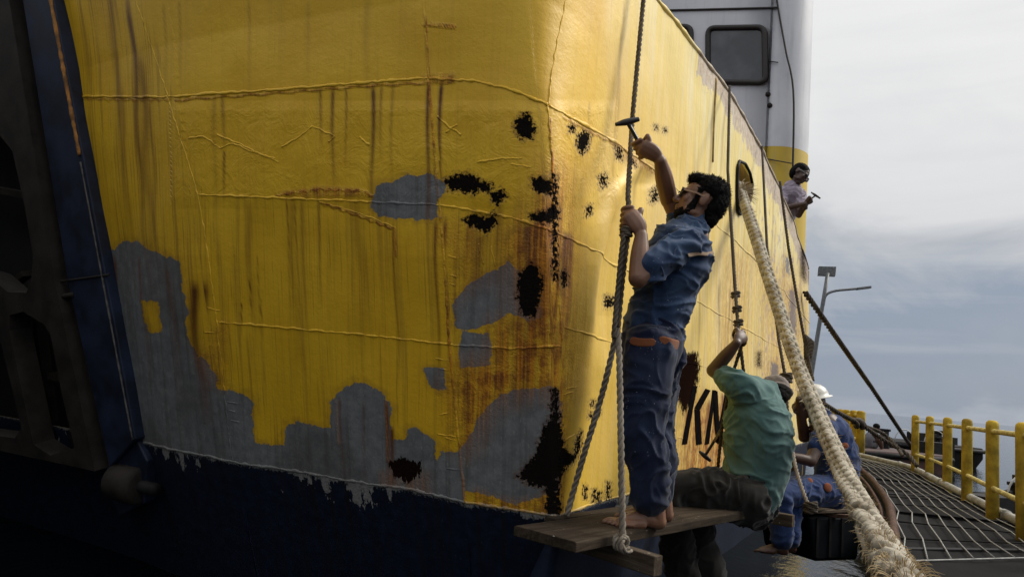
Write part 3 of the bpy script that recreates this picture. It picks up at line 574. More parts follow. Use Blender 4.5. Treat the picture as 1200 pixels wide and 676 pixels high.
Redge = [np.array([2.6, -3.0, ZD]), np.array([3.0, .2, ZD]), np.array([3.3, 2.2, ZD])]+[onz(x, y, ZD) for x, y in ((1290, 668), (1240, 644), (1200, 624), (1142, 593), (1100, 570), (1067, 552), (1040, 545), (1004, 536))]
NL = 90; LE = spline(Ledge, NL); RE = spline(Redge, NL)
walkway = empty('walkway', onz(1100, 640, ZD), 'curving floating walkway of black mats under a pale wire mesh', 'walkway')
mb = MB(); V = []
for i in range(NL):
    for j in range(13):
        t = j/12; p = LE[i]*(1-t)+RE[i]*t; V.append((p[0], p[1], ZD+.012*float(vnoise(np.array([p[0]*2.2, p[1]*2.2, 0.]), 4))))
mb.add(V, [(i*13+j, i*13+j+1, (i+1)*13+j+1, (i+1)*13+j) for i in range(NL-1) for j in range(12)])
mb.build('deck_mat', MAT['rubber'], walkway, True)
for E_, s_ in ((LE, -1), (RE, 1)):
    mb = MB(); V = []
    for p in E_: V += [(p[0], p[1], ZD+.005), (p[0]+.04*s_, p[1], ZD-.1), (p[0]+.04*s_, p[1], -.3)]
    mb.add(V, [(i*3+k, i*3+k+1, i*3+k+4, i*3+k+3) for i in range(NL-1) for k in range(2)]); mb.build('float_side', MAT['dark_steel'], walkway, True)
def along(t, l):
    i = np.clip(np.asarray(t, float), 0, 1)*(NL-1); k = np.floor(i).astype(int).clip(0, NL-2); f = i-k
    a = LE[k]*(1-f)[..., None]+LE[k+1]*f[..., None]; b = RE[k]*(1-f)[..., None]+RE[k+1]*f[..., None]; return a*(1-l)+b*l
tt = np.linspace(0, 1, 400); cy = along(tt, .5)[:, 1]
def t_at(y): return float(np.interp(y, cy, tt))
ys = [4.75]
while ys[-1] < 14.5: ys.append(ys[-1]+.62)
for j in range(9):
    l = .05+.9*j/8; pts = []
    for i, y in enumerate(ys): pts.append(along(np.array([t_at(y)]), l+.022*math.sin(i*2.4+j*.35))[0]+[0, 0, .024])
    mb = MB(); mb.tube(np.array(pts), .0052, 5); mb.build('mesh_wire', MAT['galv'], walkway, True)
for i, y in enumerate(ys):
    t0 = t_at(y); mb = MB(); mb.tube(np.array([along(np.array([t0]), l)[0]+[0, 0, .018] for l in np.linspace(.02, .97, 9)]), .006, 5); mb.build('cross_wire', MAT['rubber'] if i else MAT['galv'], walkway, True)
for y in np.arange(5.1, 14, 1.55):
    t0 = t_at(y); mb = MB(); mb.beam(along(np.array([t0]), .02)[0]+[0, 0, .006], along(np.array([t0]), .97)[0]+[0, 0, .006], .05, .02); mb.build('mat_batten', MAT['dark_steel'], walkway)
i0 = int(NL*.3)
mb = MB(); mb.tube(LE[i0:]+[0, 0, .02], .04, 4); mb.build('edge_angle', MAT['rusty'], walkway, True)
mb = MB(); mb.tube(LE[i0:]+[-.09, -.02, -.03], .022, 4); mb.build('edge_angle', MAT['rusty'], walkway, True)
for i in range(i0+18, NL, 24):
    mb = MB(); mb.beam(LE[i]+[-.02, 0, -.01], LE[i]+[-.55, .25, -.06], .05, .03); mb.build('outrigger', MAT['rusty'], walkway)
kp = RE+[.03, 0, .06]
mb = MB(); mb.tube(kp, .042, 10); mb.build('kerb_pipe', MAT['pipe'], walkway, True)
for i in range(20, NL, 14):
    mb = MB(); mb.tube([kp[i], kp[i]+(kp[i+1]-kp[i])*.5 if i+1 < NL else kp[i]+[0, .1, 0]], .052, 10); mb.build('pipe_coupling', MAT['pipe'], walkway, True)
def railing(pts, ztop, r, label, rails=(.10, .62)):
    e = empty('railing', (pts[0][0], pts[0][1], 0), label, 'railing', 'yellow railings along the walkway')
    for p in pts:
        b = np.array([p[0], p[1], .25]); t = np.array([p[0], p[1], ztop]); mb = MB(); mb.tube([b, t-[0, 0, .05], t-[0, 0, .02], t, t+[0, 0, .004]], [r, r, r*.93, r*.6, r*.05], 16); mb.build('post', MAT['post'], e, True)
    for dz in rails:
        q = np.array([[p[0], p[1], ztop-dz] for p in pts]); q = q-unit(np.cross(q[-1]-q[0], [0, 0, 1]))*0
        mb = MB(); mb.tube(polyline(q, 30), r*.42, 10); mb.build('rail', MAT['railpipe'], e, True)
    return e
pb = [onz(x, y, ZD) for x, y in ((1072, 554), (1089, 561), (1110, 573), (1133, 588), (1163, 609), (1200, 634), (1262, 668))]
railing(pb, 1.63, .055, 'near yellow pipe railing of thick round posts along the walkway')
pf = [onz(x, y, ZD) for x, y in ((1008, 532), (1000, 529), (991, 527), (984, 525), (977, 523))]
railing(pf, 1.63, .085, 'far short run of yellow posts behind the blue worker')

# ------------------------------------------------------------------ craft and floats further out
MAT['barge'] = simple('black_barge_paint', (.010, .009, .009), .75, .5, 3, .3, spec=.15); MAT['barge_red'] = simple('dull_red_barge', (.05, .022, .018), .7, .5, 3, .3); MAT['white_hoop'] = simple('pale_hoop', (.45, .45, .44), .5)
def barge(name, px, pw, Y, L_, W_, H_, rot, mat, label, bits=0, hoops=()):
    c = at(px, 500, Y); e = empty(name, (c[0], c[1], 0), label, 'barge' if 'barge' in name else 'float', 'barges lying beyond the walkway' if 'barge' in name else 'floats outside the railing')
    R_ = np.array([[math.cos(rot), math.sin(rot), 0], [-math.sin(rot), math.cos(rot), 0], [0, 0, 1]]); o = np.array([c[0], c[1], 0])
    pr = [(-L_/2, .45*H_), (-L_/2+.5, -.3), (L_/2-.5, -.3), (L_/2, .45*H_), (L_/2, H_), (-L_/2, H_)]
    mb = MB(); mb.prism([o+R_.T@np.array([x, -W_/2, z]) for x, z in pr], R_.T@np.array([0, W_, 0])); mb.build('hull', mat, e, bevel=.05)
    mb = MB(); mb.tube([o+R_.T@np.array([x, -W_/2-.04, H_-.12]) for x in (-L_/2, L_/2)], .07, 8); mb.build('rubbing_strake', MAT['dark_steel'], e, True)
    for k in range(bits):
        x = -L_/2+L_*(k+.5)/bits; q = o+R_.T@np.array([x, W_*.1*((k*7) % 5-2), H_]); mb = MB(); s_ = .12+.1*((k*5) % 4)
        if k % 3: mb.tube([q, q+[0, 0, s_*.8], q+[0, 0, s_*.85], q+[0, 0, s_*1.1]], [s_*.4, s_*.4, s_*.6, s_*.6], 10)
        else: mb.beam(q, q+[s_*2.5, .3, 0], s_, s_*1.6)
        mb.build('deck_gear', MAT['dark_steel'], e)
    for x, r in hoops:
        q = o+R_.T@np.array([x, -W_*.3, H_]); mb = MB(); mb.tube([q+[r*math.cos(a), 0, r*1.2*math.sin(a)] for a in np.linspace(0, math.pi, 14)], .02, 6); mb.build('grab_hoop', MAT['white_hoop'], e, True)
    return e
barge('work_barge', 1068, 0, 27, 3.4, 3, .70, .1, MAT['barge'], 'long black barge lying behind the railing with gear on deck', 8, ((-.9, .35), (.3, .4)))
barge('work_barge', 1036, 0, 22, 3.0, 2, .55, .2, MAT['barge_red'], 'dull reddish barge with a person sitting at its far end', 4)
barge('mooring_float', 1124, 0, 11, 1.0, .7, .18, .4, MAT['barge'], 'dark low float with a pale hoop between the railing posts', 5, ((-.2, .16),))
barge('mooring_float', 1200, 0, 13, 1.5, .8, .36, .2, MAT['barge'], 'dark float with a hoop at the right edge behind the railing', 4, ((-.2, .35),))
barge('mooring_float', 1165, 0, 9.2, 1.6, .35, .12, .5, MAT['dark_steel'], 'thin dark floating boom close outside the railing', 5)
# lamp post with a solar panel
lp = empty('lamp_post', (*at(950, 440, 40)[:2], 0), 'leaning grey lamp post with solar panel and one curved arm', 'lamp post')
MAT['lamp'] = simple('lamp_grey', (.12, .125, .13), .5)
YL = 40.; mb = MB(); a_, b_ = at(944, 480, YL), at(970, 320, YL); a_ = a_+(a_-b_)*.35; mb.tube(polyline([a_, b_], 8), np.linspace(.16, .10, 8), 10); mb.build('pole', MAT['lamp'], lp, True)
mb = MB(); mb.tube([at(x, y, YL) for x, y in spline([(965, 358), (968, 346), (978, 341), (996, 339), (1018, 337)], 16)], .07, 8); mb.build('arm', MAT['lamp'], lp, True)
mb = MB(); mb.beam(at(1004, 338.5, YL), at(1020, 336.5, YL), .3, .14); mb.build('lamp_head', MAT['lamp'], lp, bevel=.03)
pn = [at(960, 312, YL), at(980, 312.5, YL), at(979, 323, YL+.6), at(959, 322, YL+.6)]; mb = MB(); mb.prism(pn, (0, .12, -.06)); mb.build('solar_panel', simple('solar_panel_back', (.7, .7, .71), .4), lp)
# ------------------------------------------------------------------ ropes
def rope_mat(name, c1, c2, sc=60):
    n = NT(name); v = n.obj(); a = n.noise(v, 6, 4); b = n.noise(v, sc, 5, .7); d = n.noise(v, sc*4, 3, .7)
    c = n.mix(n.step(a, .35, .65), c1, c2); c = n.mix(n.math('MULTIPLY', n.step(b, .5, .72), .55), c, tuple(x*.35 for x in c1)); c = n.mix(n.math('MULTIPLY', n.step(d, .62, .75), .5), c, tuple(min(1, x*1.7) for x in c2))
    return n.done(c, .85, n.bump(n.math('ADD', b, n.math('MULTIPLY', d, .6)), .5, .006), spec=.2)
MAT['rope_dark'] = rope_mat('dark_tarred_rope', (.050, .040, .030), (.085, .070, .055)); MAT['rope_grey'] = rope_mat('grey_fibre_rope', (.17, .145, .115), (.27, .235, .19)); MAT['hawser'] = rope_mat('old_white_hawser', (.26, .225, .17), (.44, .405, .33), 40)
MAT['rope_mid'] = rope_mat('brown_fibre_rope', (.085, .07, .052), (.14, .115, .09))
def rope_mesh(pts, r, pitch=None, strands=3, name='rope', sides=6, fuzz=.0, mat=None, parent=None, rs=None):
    pts = np.asarray(pts, float); L_ = np.linalg.norm(np.diff(pts, axis=0), axis=1).sum(); pitch = pitch or r*7
    n = int(np.clip(L_/pitch*10, 12, 900)); P = polyline(pts, n); rr = np.full(n, r) if rs is None else np.interp(np.linspace(0, 1, n), np.linspace(0, 1, len(rs)), rs)
    t = np.gradient(P, axis=0); t /= np.linalg.norm(t, axis=1)[:, None]
    u = np.cross(t, [.3, .9, .1]); u /= np.linalg.norm(u, axis=1)[:, None]; b = np.cross(t, u); ph = np.linspace(0, 2*math.pi*L_/pitch, n); mb = MB()
    k = .54
    for s_ in range(strands):
        a = ph+2*math.pi*s_/strands; Q = P+(u*np.cos(a)[:, None]+b*np.sin(a)[:, None])*(rr*k)[:, None]
        mb.tube(Q, rr*(1-k)*1.04*(1+fuzz*rng.uniform(-1, 1, n)), sides)
    return mb.build(name, mat, parent, True)
def rope(pts, r, mat, label, group=None, **kw):
    o = rope_mesh(pts, r, name=kw.pop('name', 'rope'), mat=MAT[mat], **kw); tag(o, label, 'rope', group); return o
def knot(parent, c, r, mat, d=(0, 0, 1), turns=2.6):
    d = unit(d); u = unit(np.cross(d, [.3, .7, .2])); b = np.cross(d, u); a = np.linspace(0, 2*math.pi*turns, 60)
    P = c+u*(np.cos(a)*r*1.7)[:, None]+b*(np.sin(a)*r*1.7)[:, None]+d*(np.linspace(-1.6, 1.6, 60)*r)[:, None]
    return rope_mesh(P, r, name='knot', mat=MAT[mat], parent=parent)
def Hp(x, y, off=.05): return hit(np.array([[x, y]], float))[0][0]+PD[0]*off
HAND1 = at(738, 256, 3.55); FORK = at(724, 384, 3.50); TIE = at(730, 634, 3.28)
r1 = rope([Hp(744, sideTop(744)+2, .07), at(741, 140, 3.92), at(736, 230, 3.60), HAND1, at(729, 330, 3.52), FORK], .0155, 'rope_mid', 'dark stage rope hanging to the standing man\'s fist', 'stage ropes hanging down the hull', sides=6)
rope_mesh(spline([FORK, at(726, 430, 3.45), at(728, 540, 3.36), TIE], 40), .0165, mat=MAT['rope_grey'], parent=r1, name='rope_leg')
rope_mesh(spline([FORK, at(706, 460, 3.56), at(682, 540, 3.64), at(664, 604, 3.66)], 40), .0165, mat=MAT['rope_grey'], parent=r1, name='rope_leg')
rope_mesh(spline([at(733, 262, 3.53), at(729, 290, 3.50), at(724, 340, 3.49), at(719, 396, 3.48)], 30), .014, mat=MAT['rope_mid'], parent=r1, name='rope_tail')
knot(r1, at(734, 272, 3.53), .014, 'rope_mid')
MAT['timber'] = None
HAND2 = at(866, 396, 4.62)
r2 = rope([Hp(848, 102), at(853, 200, 5.6), at(861, 330, 4.9), HAND2, at(868, 408, 4.6)], .0135, 'rope_dark', 'dark rope gripped by the seated man in the green shirt', 'stage ropes hanging down the hull')
rope_mesh([at(868, 408, 4.6), at(872, 440, 4.6), at(876, 520, 4.75), at(880, 590, 4.85)], .012, mat=MAT['rope_dark'], parent=r2, name='rope_leg'); rope_mesh([at(868, 408, 4.6), at(858, 440, 4.65), at(846, 500, 4.7), at(840, 560, 4.75)], .012, mat=MAT['rope_dark'], parent=r2, name='rope_leg')
for y, Y in ((345, 4.85), (362, 4.77), (378, 4.70)): knot(r2, at(862+(y-345)*.1, y, Y), .013, 'rope_dark', turns=1.8)
r3 = rope([Hp(889, 172), at(899, 290, 6.9), at(913, 400, 6.2), at(920, 440, 6.0), at(924, 500, 5.8)], .015, 'rope_dark', 'dark knotted rope passing behind the thick white hawser', 'stage ropes hanging down the hull')
rope_mesh(spline([at(924, 500, 5.8), at(932, 545, 5.5), at(941, 575, 5.3), at(950, 598, 5.15)], 24), .015, mat=MAT['rope_grey'], parent=r3, name='rope_leg'); knot(r3, at(921, 443, 5.98), .022, 'rope_dark'); knot(r3, at(950, 594, 5.17), .02, 'rope_dark')
r4 = rope([Hp(911, 213), at(924, 290, 9.2), at(934, 350, 9.0), at(943, 400, 8.8), at(953, 446, 8.6)], .02, 'rope_dark', 'dark rope hanging furthest aft with a coiled bundle', 'stage ropes hanging down the hull')
for k in range(5):
    c = [at(943+k*1.2, 392+k, 8.8), at(944+k, 425, 8.75), at(949-k, 440, 8.7), at(947+k*1.5, 405, 8.75)]; rope_mesh(spline(c+[c[0]], 24), .018, mat=MAT['rope_dark'], parent=r4, name='coil_turn')
r5 = rope([Hp(940, 343, .06), at(975, 388, 13.5), at(1020, 452, 17.0), at(1066, 521, 20.5)], .055, 'rope_dark', 'dark mooring rope running from the hull down to the barge')
r6 = rope(spline([at(962, 471, 9.5), at(985, 485, 10), at(1008, 497, 10.8), at(1035, 515, 11.3), at(1062, 531, 11.2), at(1075, 546, 10.9)], 40), .035, 'rope_dark', 'sagging dark rope with a swollen splice behind the helmeted worker')
rope_mesh(spline([at(998, 492, 10.5), at(1006, 496, 10.7), at(1015, 501, 10.9)], 16), .08, rs=[.03, .10, .03], mat=MAT['rope_dark'], parent=r6, name='splice')
rope_mesh(spline([at(1008, 497, 10.8), at(1035, 508, 11.6), at(1050, 522, 11.4), at(1058, 534, 11.0)], 24), .03, mat=MAT['rope_dark'], parent=r6, name='rope_leg')
# thick hawser from the fairlead to the walkway
hpx = [(866, 216, 7.7), (872, 236, 7.2), (882, 266, 6.7), (894, 304, 6.2), (912, 360, 5.7), (932, 420, 5.2), (957, 482, 4.6), (985, 545, 3.9), (1011, 600, 3.15), (1034, 642, 2.6), (1060, 684, 2.25), (1085, 726, 2.0)]
HW = spline([at(*p) for p in hpx], 160)
def plait(pts, rs, pitch, name, mat):
    L_ = np.linalg.norm(np.diff(pts, axis=0), axis=1).sum(); n = int(L_/pitch*26); P = polyline(pts, n); rr = np.interp(np.linspace(0, 1, n), np.linspace(0, 1, len(rs)), rs)
    t = np.gradient(P, axis=0); t /= np.linalg.norm(t, axis=1)[:, None]; u = np.cross(t, [.3, .9, .1]); u /= np.linalg.norm(u, axis=1)[:, None]; b = np.cross(t, u); ph = np.linspace(0, 2*math.pi*L_/pitch, n); mb = MB()
    mb.tube(P, rr*.55, 8)
    for sg in (1, -1):
        for k in range(4):
            a = sg*ph+2*math.pi*k/4+(.0 if sg > 0 else math.pi/4)*1; rad = rr*(.64+.17*sg*np.cos(4*ph*1.0+.0)); Q = P+(u*np.cos(a)[:, None]+b*np.sin(a)[:, None])*rad[:, None]
            mb.tube(Q, rr*.335*(1+.06*rng.uniform(-1, 1, n)), 8)
    return mb.build(name, mat, None, True)
haw = tag(plait(HW, [.048, .053, .050, .048, .050, .056, .058], .34, 'mooring_hawser', MAT['hawser']), 'thick frayed white hawser slanting from the hull opening to the walkway', 'rope')
def fibres(name, n, fn, r, mat, parent):
    mb = MB()
    for k in range(n):
        a, b, c = fn(k); mb.tube(spline([a, b, c], 6), [r, r, r*.9, r*.7, r*.5, r*.2], 3, False)
    o = mb.build(name, mat, parent); struct(o, 'stuff'); return o
MAT['fibre'] = rope_mat('tan_frayed_fibre', (.36, .27, .15), (.50, .39, .23), 30)
def f1(k):
    i = int(rng.integers(128, 159)); p = HW[i]; d = unit(HW[i]-HW[i-1]); q = rng.normal(size=3); q = unit(q-d*(q@d)); L_ = rng.uniform(.02, .07)*(1.2 if i > 140 else .4)
    return p+q*.045, p+q*(.060+L_*.4)+d*L_*.35, p+q*(.056+L_*.8)+d*L_*.9+np.array([0, 0, -.03*rng.random()])
fibres('frayed_fibres', 520, f1, .0014, MAT['fibre'], haw)
def f2(k):
    i = int(rng.integers(5, 150)); p = HW[i]; d = unit(HW[i+1]-HW[i]); q = rng.normal(size=3); q = unit(q-d*(q@d)); L_ = rng.uniform(.01, .035)
    return p+q*.045, p+q*(.054+L_*.5)+d*L_*.5, p+q*(.054+L_)+d*L_
fibres('loose_fibres', 900, f2, .0010, MAT['fibre'], haw)
def f3(k):
    p = HW[8]; d = unit(HW[9]-HW[8]); q = rng.normal(size=3); q = unit(q-d*(q@d)); L_ = rng.uniform(.05, .22)
    return p+q*.04, p+q*(.05+L_*.3)-d*L_*.2, p+q*(.07+L_*.5)+SD*L_*.5+np.array([0, 0, .05*L_])
fibres('frayed_eye', 160, f3, .005, MAT['fibre'], haw)
rope_mesh(spline([at(1020, 630, 2.62), at(1034, 655, 2.5), at(1052, 660, 2.42), at(1072, 676, 2.36), at(1080, 700, 2.3)], 30), .004, mat=MAT['rope_mid'], parent=haw, name='lashing')

# ------------------------------------------------------------------ stages: weathered boards and timbers
def wood(name, c1, c2):
    n = NT(name); v = n.attr('grain', 'Vector'); g = n.noise(n.scale(v, (2.0, 26, 26)), 1, 5, .65, .6); a = n.noise(v, 5, 4); f = n.noise(v, 80, 3, .7); sp = n.vor(n.scale(v, (1, 1, 1)), 26)
    c = n.mix(n.step(g, .35, .68), c1, c2); c = n.mix(n.math('MULTIPLY', n.step(a, .45, .7), .5), c, tuple(x*.5 for x in c1)); fl_ = n.noise(v, 42, 5, .75); c = n.mix(n.math('MULTIPLY', n.step(fl_, .66, .69), n.step(n.noise(v, 4, 2), .42, .55)), c, (.42, .40, .36))
    return n.done(c, .85, n.bump(n.math('ADD', g, n.math('MULTIPLY', f, .3)), .7, .008), spec=.08)
MAT['timber'] = wood('weathered_wood', (.024, .018, .013), (.056, .042, .030)); MAT['timber_light'] = wood('paint_spotted_wood', (.060, .045, .033), (.115, .09, .066))
def board(a, b, width, th, mat, name, parent, side=None, n=14):
    """a plank with a slightly worn, uneven outline; a-b is its centre line on the top face"""
    a = np.asarray(a, float); b = np.asarray(b, float); d = unit(b-a); sd = unit(np.cross(d, [0, 0, 1])) if side is None else unit(side); up = unit(np.cross(sd, d)); up = up if up[2] > 0 else -up; L_ = np.linalg.norm(b-a)
    V = []; G = []
    for i in range(n+1):
        t = i/n; p = a+(b-a)*t
        for s_, z in ((-1, 0), (-.93, .004), (.93, .004), (1, 0), (1, -1), (-1, -1)):
            wj = width/2*s_*(1+.03*float(vnoise(np.array([t*7, s_*3, a[0]*5]), 8))); zz = -th if z == -1 else z+.003*float(vnoise(np.array([t*5, s_*2, 3.]), 2))
            V.append(p+sd*wj+up*zz); G.append((t*L_+a[0]*3, s_*width/2+a[1]*2, zz))
    Fc = [(i*6+k, i*6+(k+1) % 6, (i+1)*6+(k+1) % 6, (i+1)*6+k) for i in range(n) for k in range(6)]+[tuple(range(5, -1, -1)), tuple(n*6+k for k in range(6))]
    mb = MB(); mb.add(V, Fc); me = mb.mesh(name, False); me.attributes.new('grain', 'FLOAT_VECTOR', 'POINT').data.foreach_set('vector', np.array(G, np.float32).ravel())
    o = obj(name, me, mat, parent); bv = o.modifiers.new('bevel', 'BEVEL'); bv.width = .004; bv.segments = 2; bv.limit_method = 'ANGLE'; return o
ZS = .95
n0, f0, n1_ = onz(664, 638, ZS), onz(600, 611, ZS), onz(850, 604, ZS)
sdir = unit(n1_-n0); perp = np.array([-sdir[1], sdir[0], 0]); wid = abs((f0-n0)@perp)
stage = empty('hanging_stage', (*n0[:2], ZS), 'weathered plank stage hung on ropes under the barefoot man', 'stage', 'work stages beside the hull')
SL = 2.05
board(n0+perp*wid*.42+sdir*((f0-n0)@sdir)*.5, n0+perp*wid*.42+sdir*SL, wid*.82, .042, MAT['timber'], 'plank', stage, n=24); board(n0+perp*wid*.93+sdir*((f0-n0)@sdir+.25), n0+perp*wid*.93+sdir*(SL-.1), wid*.16, .030, MAT['timber'], 'plank', stage, n=24)
te = onz(772, 652, ZS-.07); td = unit(te-onz(722, 637, ZS-.07)); board(te, te-td*1.0, .062, .085, MAT['timber_light'], 'timber', stage)
knot(stage, TIE+[0, 0, -.01], .0165, 'rope_grey', td, 1.6)
t2 = onz(930, 604, ZS-.07); board(t2, t2-unit(t2-onz(896, 598, ZS-.07))*.9, .06, .075, MAT['timber_light'], 'timber', stage)
stage2 = empty('hanging_stage', (*onz(950, 592, .76)[:2], .76), 'pale paint-spotted stage under the worker in the white helmet', 'stage', 'work stages beside the hull')
a2, b2_ = onz(905, 592, .77), onz(1004, 584, .77); d2 = unit(b2_-a2); p2 = np.array([-d2[1], d2[0], 0])
board(a2-d2*.1, b2_+d2*.1, .26, .045, MAT['timber_light'], 'plank', stage2); board(a2+p2*.28, b2_+p2*.28+d2*.2, .26, .045, MAT['timber'], 'plank', stage2)
board(onz(934, 602, .70), onz(934, 602, .70)+p2*.7, .07, .16, MAT['timber_light'], 'timber', stage2)
board(onz(948, 598, .725), onz(1004, 596, .725), .03, .025, MAT['timber_light'], 'timber', stage2)
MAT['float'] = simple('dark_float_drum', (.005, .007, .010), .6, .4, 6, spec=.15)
fl = empty('raft_float', (*onz(975, 640, .3)[:2], 0), 'dark box float in the shade under the planks by the thick rope', 'float')
fa, fb = onz(948, 600, .70), onz(1012, 600, .70); fd = unit(fb-fa); fpv = np.array([-fd[1], fd[0], 0])
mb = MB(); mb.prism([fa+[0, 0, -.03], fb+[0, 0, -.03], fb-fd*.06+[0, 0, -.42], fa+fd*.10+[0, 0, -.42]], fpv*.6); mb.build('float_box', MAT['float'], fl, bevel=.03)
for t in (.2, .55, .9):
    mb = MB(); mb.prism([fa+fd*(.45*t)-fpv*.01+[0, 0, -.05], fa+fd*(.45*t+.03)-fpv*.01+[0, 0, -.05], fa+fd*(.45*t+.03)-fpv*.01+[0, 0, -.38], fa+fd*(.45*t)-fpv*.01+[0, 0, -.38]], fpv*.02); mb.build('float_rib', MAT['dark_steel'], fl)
# ------------------------------------------------------------------ people
def skin_mat(name, c):
    n = NT(name); v = n.obj(); a = n.noise(v, 9, 5); b = n.noise(v, 90, 3)
    col = n.mix(n.step(a, .35, .68), tuple(x*.72 for x in c), c); m = n.done(col, n.math('ADD', .42, n.math('MULTIPLY', b, .15)), n.bump(n.math('ADD', a, n.math('MULTIPLY', b, .3)), .15, .004))
    n.b.inputs['Subsurface Weight'].default_value = .08; n.b.inputs['Subsurface Radius'].default_value = (.01, .004, .002); n.b.inputs['Subsurface Scale'].default_value = .5; return m
def cloth_mat(name, c, c2, spots=None, thr=.10, weave=220, rough=.85):
    n = NT(name); v = n.obj(); a = n.noise(v, 5, 5, .6); b = n.noise(v, 24, 4, .6); w_ = n.noise(n.scale(v, (weave, weave, weave*.5)), 1, 2)
    col = n.mix(n.step(a, .35, .68), c, c2); col = n.mix(n.math('MULTIPLY', n.step(b, .5, .75), .35), col, tuple(x*.55 for x in c))
    if spots:
        msk = n.step(n.noise(v, 42, 4, .7), .68, .71); m2 = n.step(n.noise(v, 110, 2, .6), .70, .74)
        gate = n.step(n.noise(v, 4.2, 3), .44, .60); col = n.mix(n.math('MULTIPLY', n.math('MAXIMUM', msk, m2), n.math('MULTIPLY', gate, .8)), col, spots)
    m = n.done(col, rough, n.bump(n.math('ADD', n.math('MULTIPLY', b, .6), n.math('MULTIPLY', w_, .35)), .35, .006), spec=.15)
    n.b.inputs['Sheen Weight'].default_value = .15; return m
MAT['skin1'] = skin_mat('brown_skin', (.20, .098, .058)); MAT['skin2'] = skin_mat('deep_brown_skin', (.070, .034, .022)); MAT['foot'] = MAT['skin1']
MAT['hair'] = simple('black_hair', (.006, .0055, .0055), .8, .4, 60, .8, spec=.1)
MAT['denim'] = cloth_mat('blue_denim', (.017, .036, .085), (.036, .066, .13), (.50, .52, .55), .15)
MAT['navy_cloth'] = cloth_mat('navy_work_trousers', (.0045, .009, .028), (.010, .018, .046), (.42, .44, .48), .13)
MAT['green'] = cloth_mat('washed_green_jersey', (.050, .108, .104), (.082, .152, .146)); MAT['dark_cloth'] = cloth_mat('blackish_trousers', (.007, .0065, .006), (.015, .0135, .012))
MAT['royal'] = cloth_mat('royal_blue_coverall', (.009, .024, .085), (.016, .038, .12), (.30, .28, .3), .05); MAT['orange'] = cloth_mat('orange_patch', (.13, .034, .015), (.22, .06, .02)); MAT['tan'] = cloth_mat('rust_pocket_trim', (.15, .050, .020), (.21, .075, .030)); MAT['cap'] = cloth_mat('faded_brown_cap', (.14, .115, .10), (.20, .17, .15)); MAT['lilac'] = cloth_mat('pale_lilac_shirt', (.28, .24, .30), (.38, .33, .39))
MAT['plastic_black'] = simple('black_plastic', (.012, .012, .013), .3, .2, 10, .05); MAT['temple'] = simple('tan_spectacle_arm', (.27, .155, .08), .4, .15, 20, .05); MAT['lens'] = simple('dark_lens', (.01, .01, .012), .08, .1); MAT['white_shell'] = simple('scuffed_white_shell', (.55, .54, .50), .35, .15, 12, .06); MAT['eye'] = simple('eye_white', (.5, .47, .43), .2, .05); MAT['iron'] = simple('dark_forged_iron', (.018, .016, .015), .45, .4, 30, .3); MAT['strip'] = cloth_mat('tan_shoulder_tape', (.22, .15, .10), (.34, .25, .17))
dg = None
def remeshed(name, mb, voxel, smooth=4):
    me = mb.mesh(name); o = bpy.data.objects.new('tmp', me); C.objects.link(o)
    r = o.modifiers.new('r', 'REMESH'); r.mode = 'VOXEL'; r.voxel_size = voxel
    s_ = o.modifiers.new('s', 'SMOOTH'); s_.factor = .5; s_.iterations = smooth
    d = bpy.context.evaluated_depsgraph_get(); d.update(); m2 = bpy.data.meshes.new_from_object(o.evaluated_get(d)); m2.name = name
    bpy.data.objects.remove(o); bpy.data.meshes.remove(me); m2.polygons.foreach_set('use_smooth', np.ones(len(m2.polygons), bool)); m2.materials.clear(); return m2
def coords(me):
    a = np.empty(len(me.vertices)*3); me.vertices.foreach_get('co', a); b = np.empty(len(me.vertices)*3); me.vertices.foreach_get('normal', b); return a.reshape(-1, 3), b.reshape(-1, 3)
def wrinkle(me, amp, freq=(9, 9, 22), seed=1, extra=None):
    P, N = coords(me); Q = P*np.array(freq); warp = np.stack([vnoise(P*6, seed+3), vnoise(P*6, seed+4), vnoise(P*6, seed+5)], -1)*1.3
    h = 1.7*(1-np.abs(vnoise(Q+warp, seed)))**3-.6+.7*(1-np.abs(vnoise(Q*np.array([1.9, 1.9, 1.5])+warp*1.5+7, seed+11)))**4; h = h+.5*vnoise(P*4, seed+7)
    amp_ = amp if extra is None else amp*extra(P)
    P = P+N*(h*amp_)[:, None]; me.vertices.foreach_set('co', P.ravel()); me.update(); return me
def limb(mb, pts, rad, n=14, rx=None, side=None, steps=None):
    """smooth tapered limb with rounded ends"""
    pts = np.asarray(pts, float); m = steps or max(12, 6*len(pts)); P = spline(pts, m); r = spline(np.asarray(rad, float)[:, None], m)[:, 0]
    q = None if rx is None else spline(np.asarray(rx, float)[:, None], m)[:, 0]
    a = unit(P[0]-P[1]); b = unit(P[-1]-P[-2]); ext = lambda p, d, rr: [p+d*rr*k for k in (.92, .7, .4)]
    P2 = np.vstack([ext(P[0], a, r[0]), P, ext(P[-1], b, r[-1])[::-1]]); f = [.4, .71, .92]
    r2 = np.r_[[r[0]*k for k in f], r, [r[-1]*k for k in f[::-1]]]; q2 = None if q is None else np.r_[[q[0]]*3, q, [q[-1]]*3]
    mb.tube(P2, r2, n, True, q2, side); return mb
def frame(fwd, up):
    f = unit(fwd); u = np.asarray(up, float); u = unit(u-f*(u@f)); return f, u, np.cross(f, u)      # forward, up, right
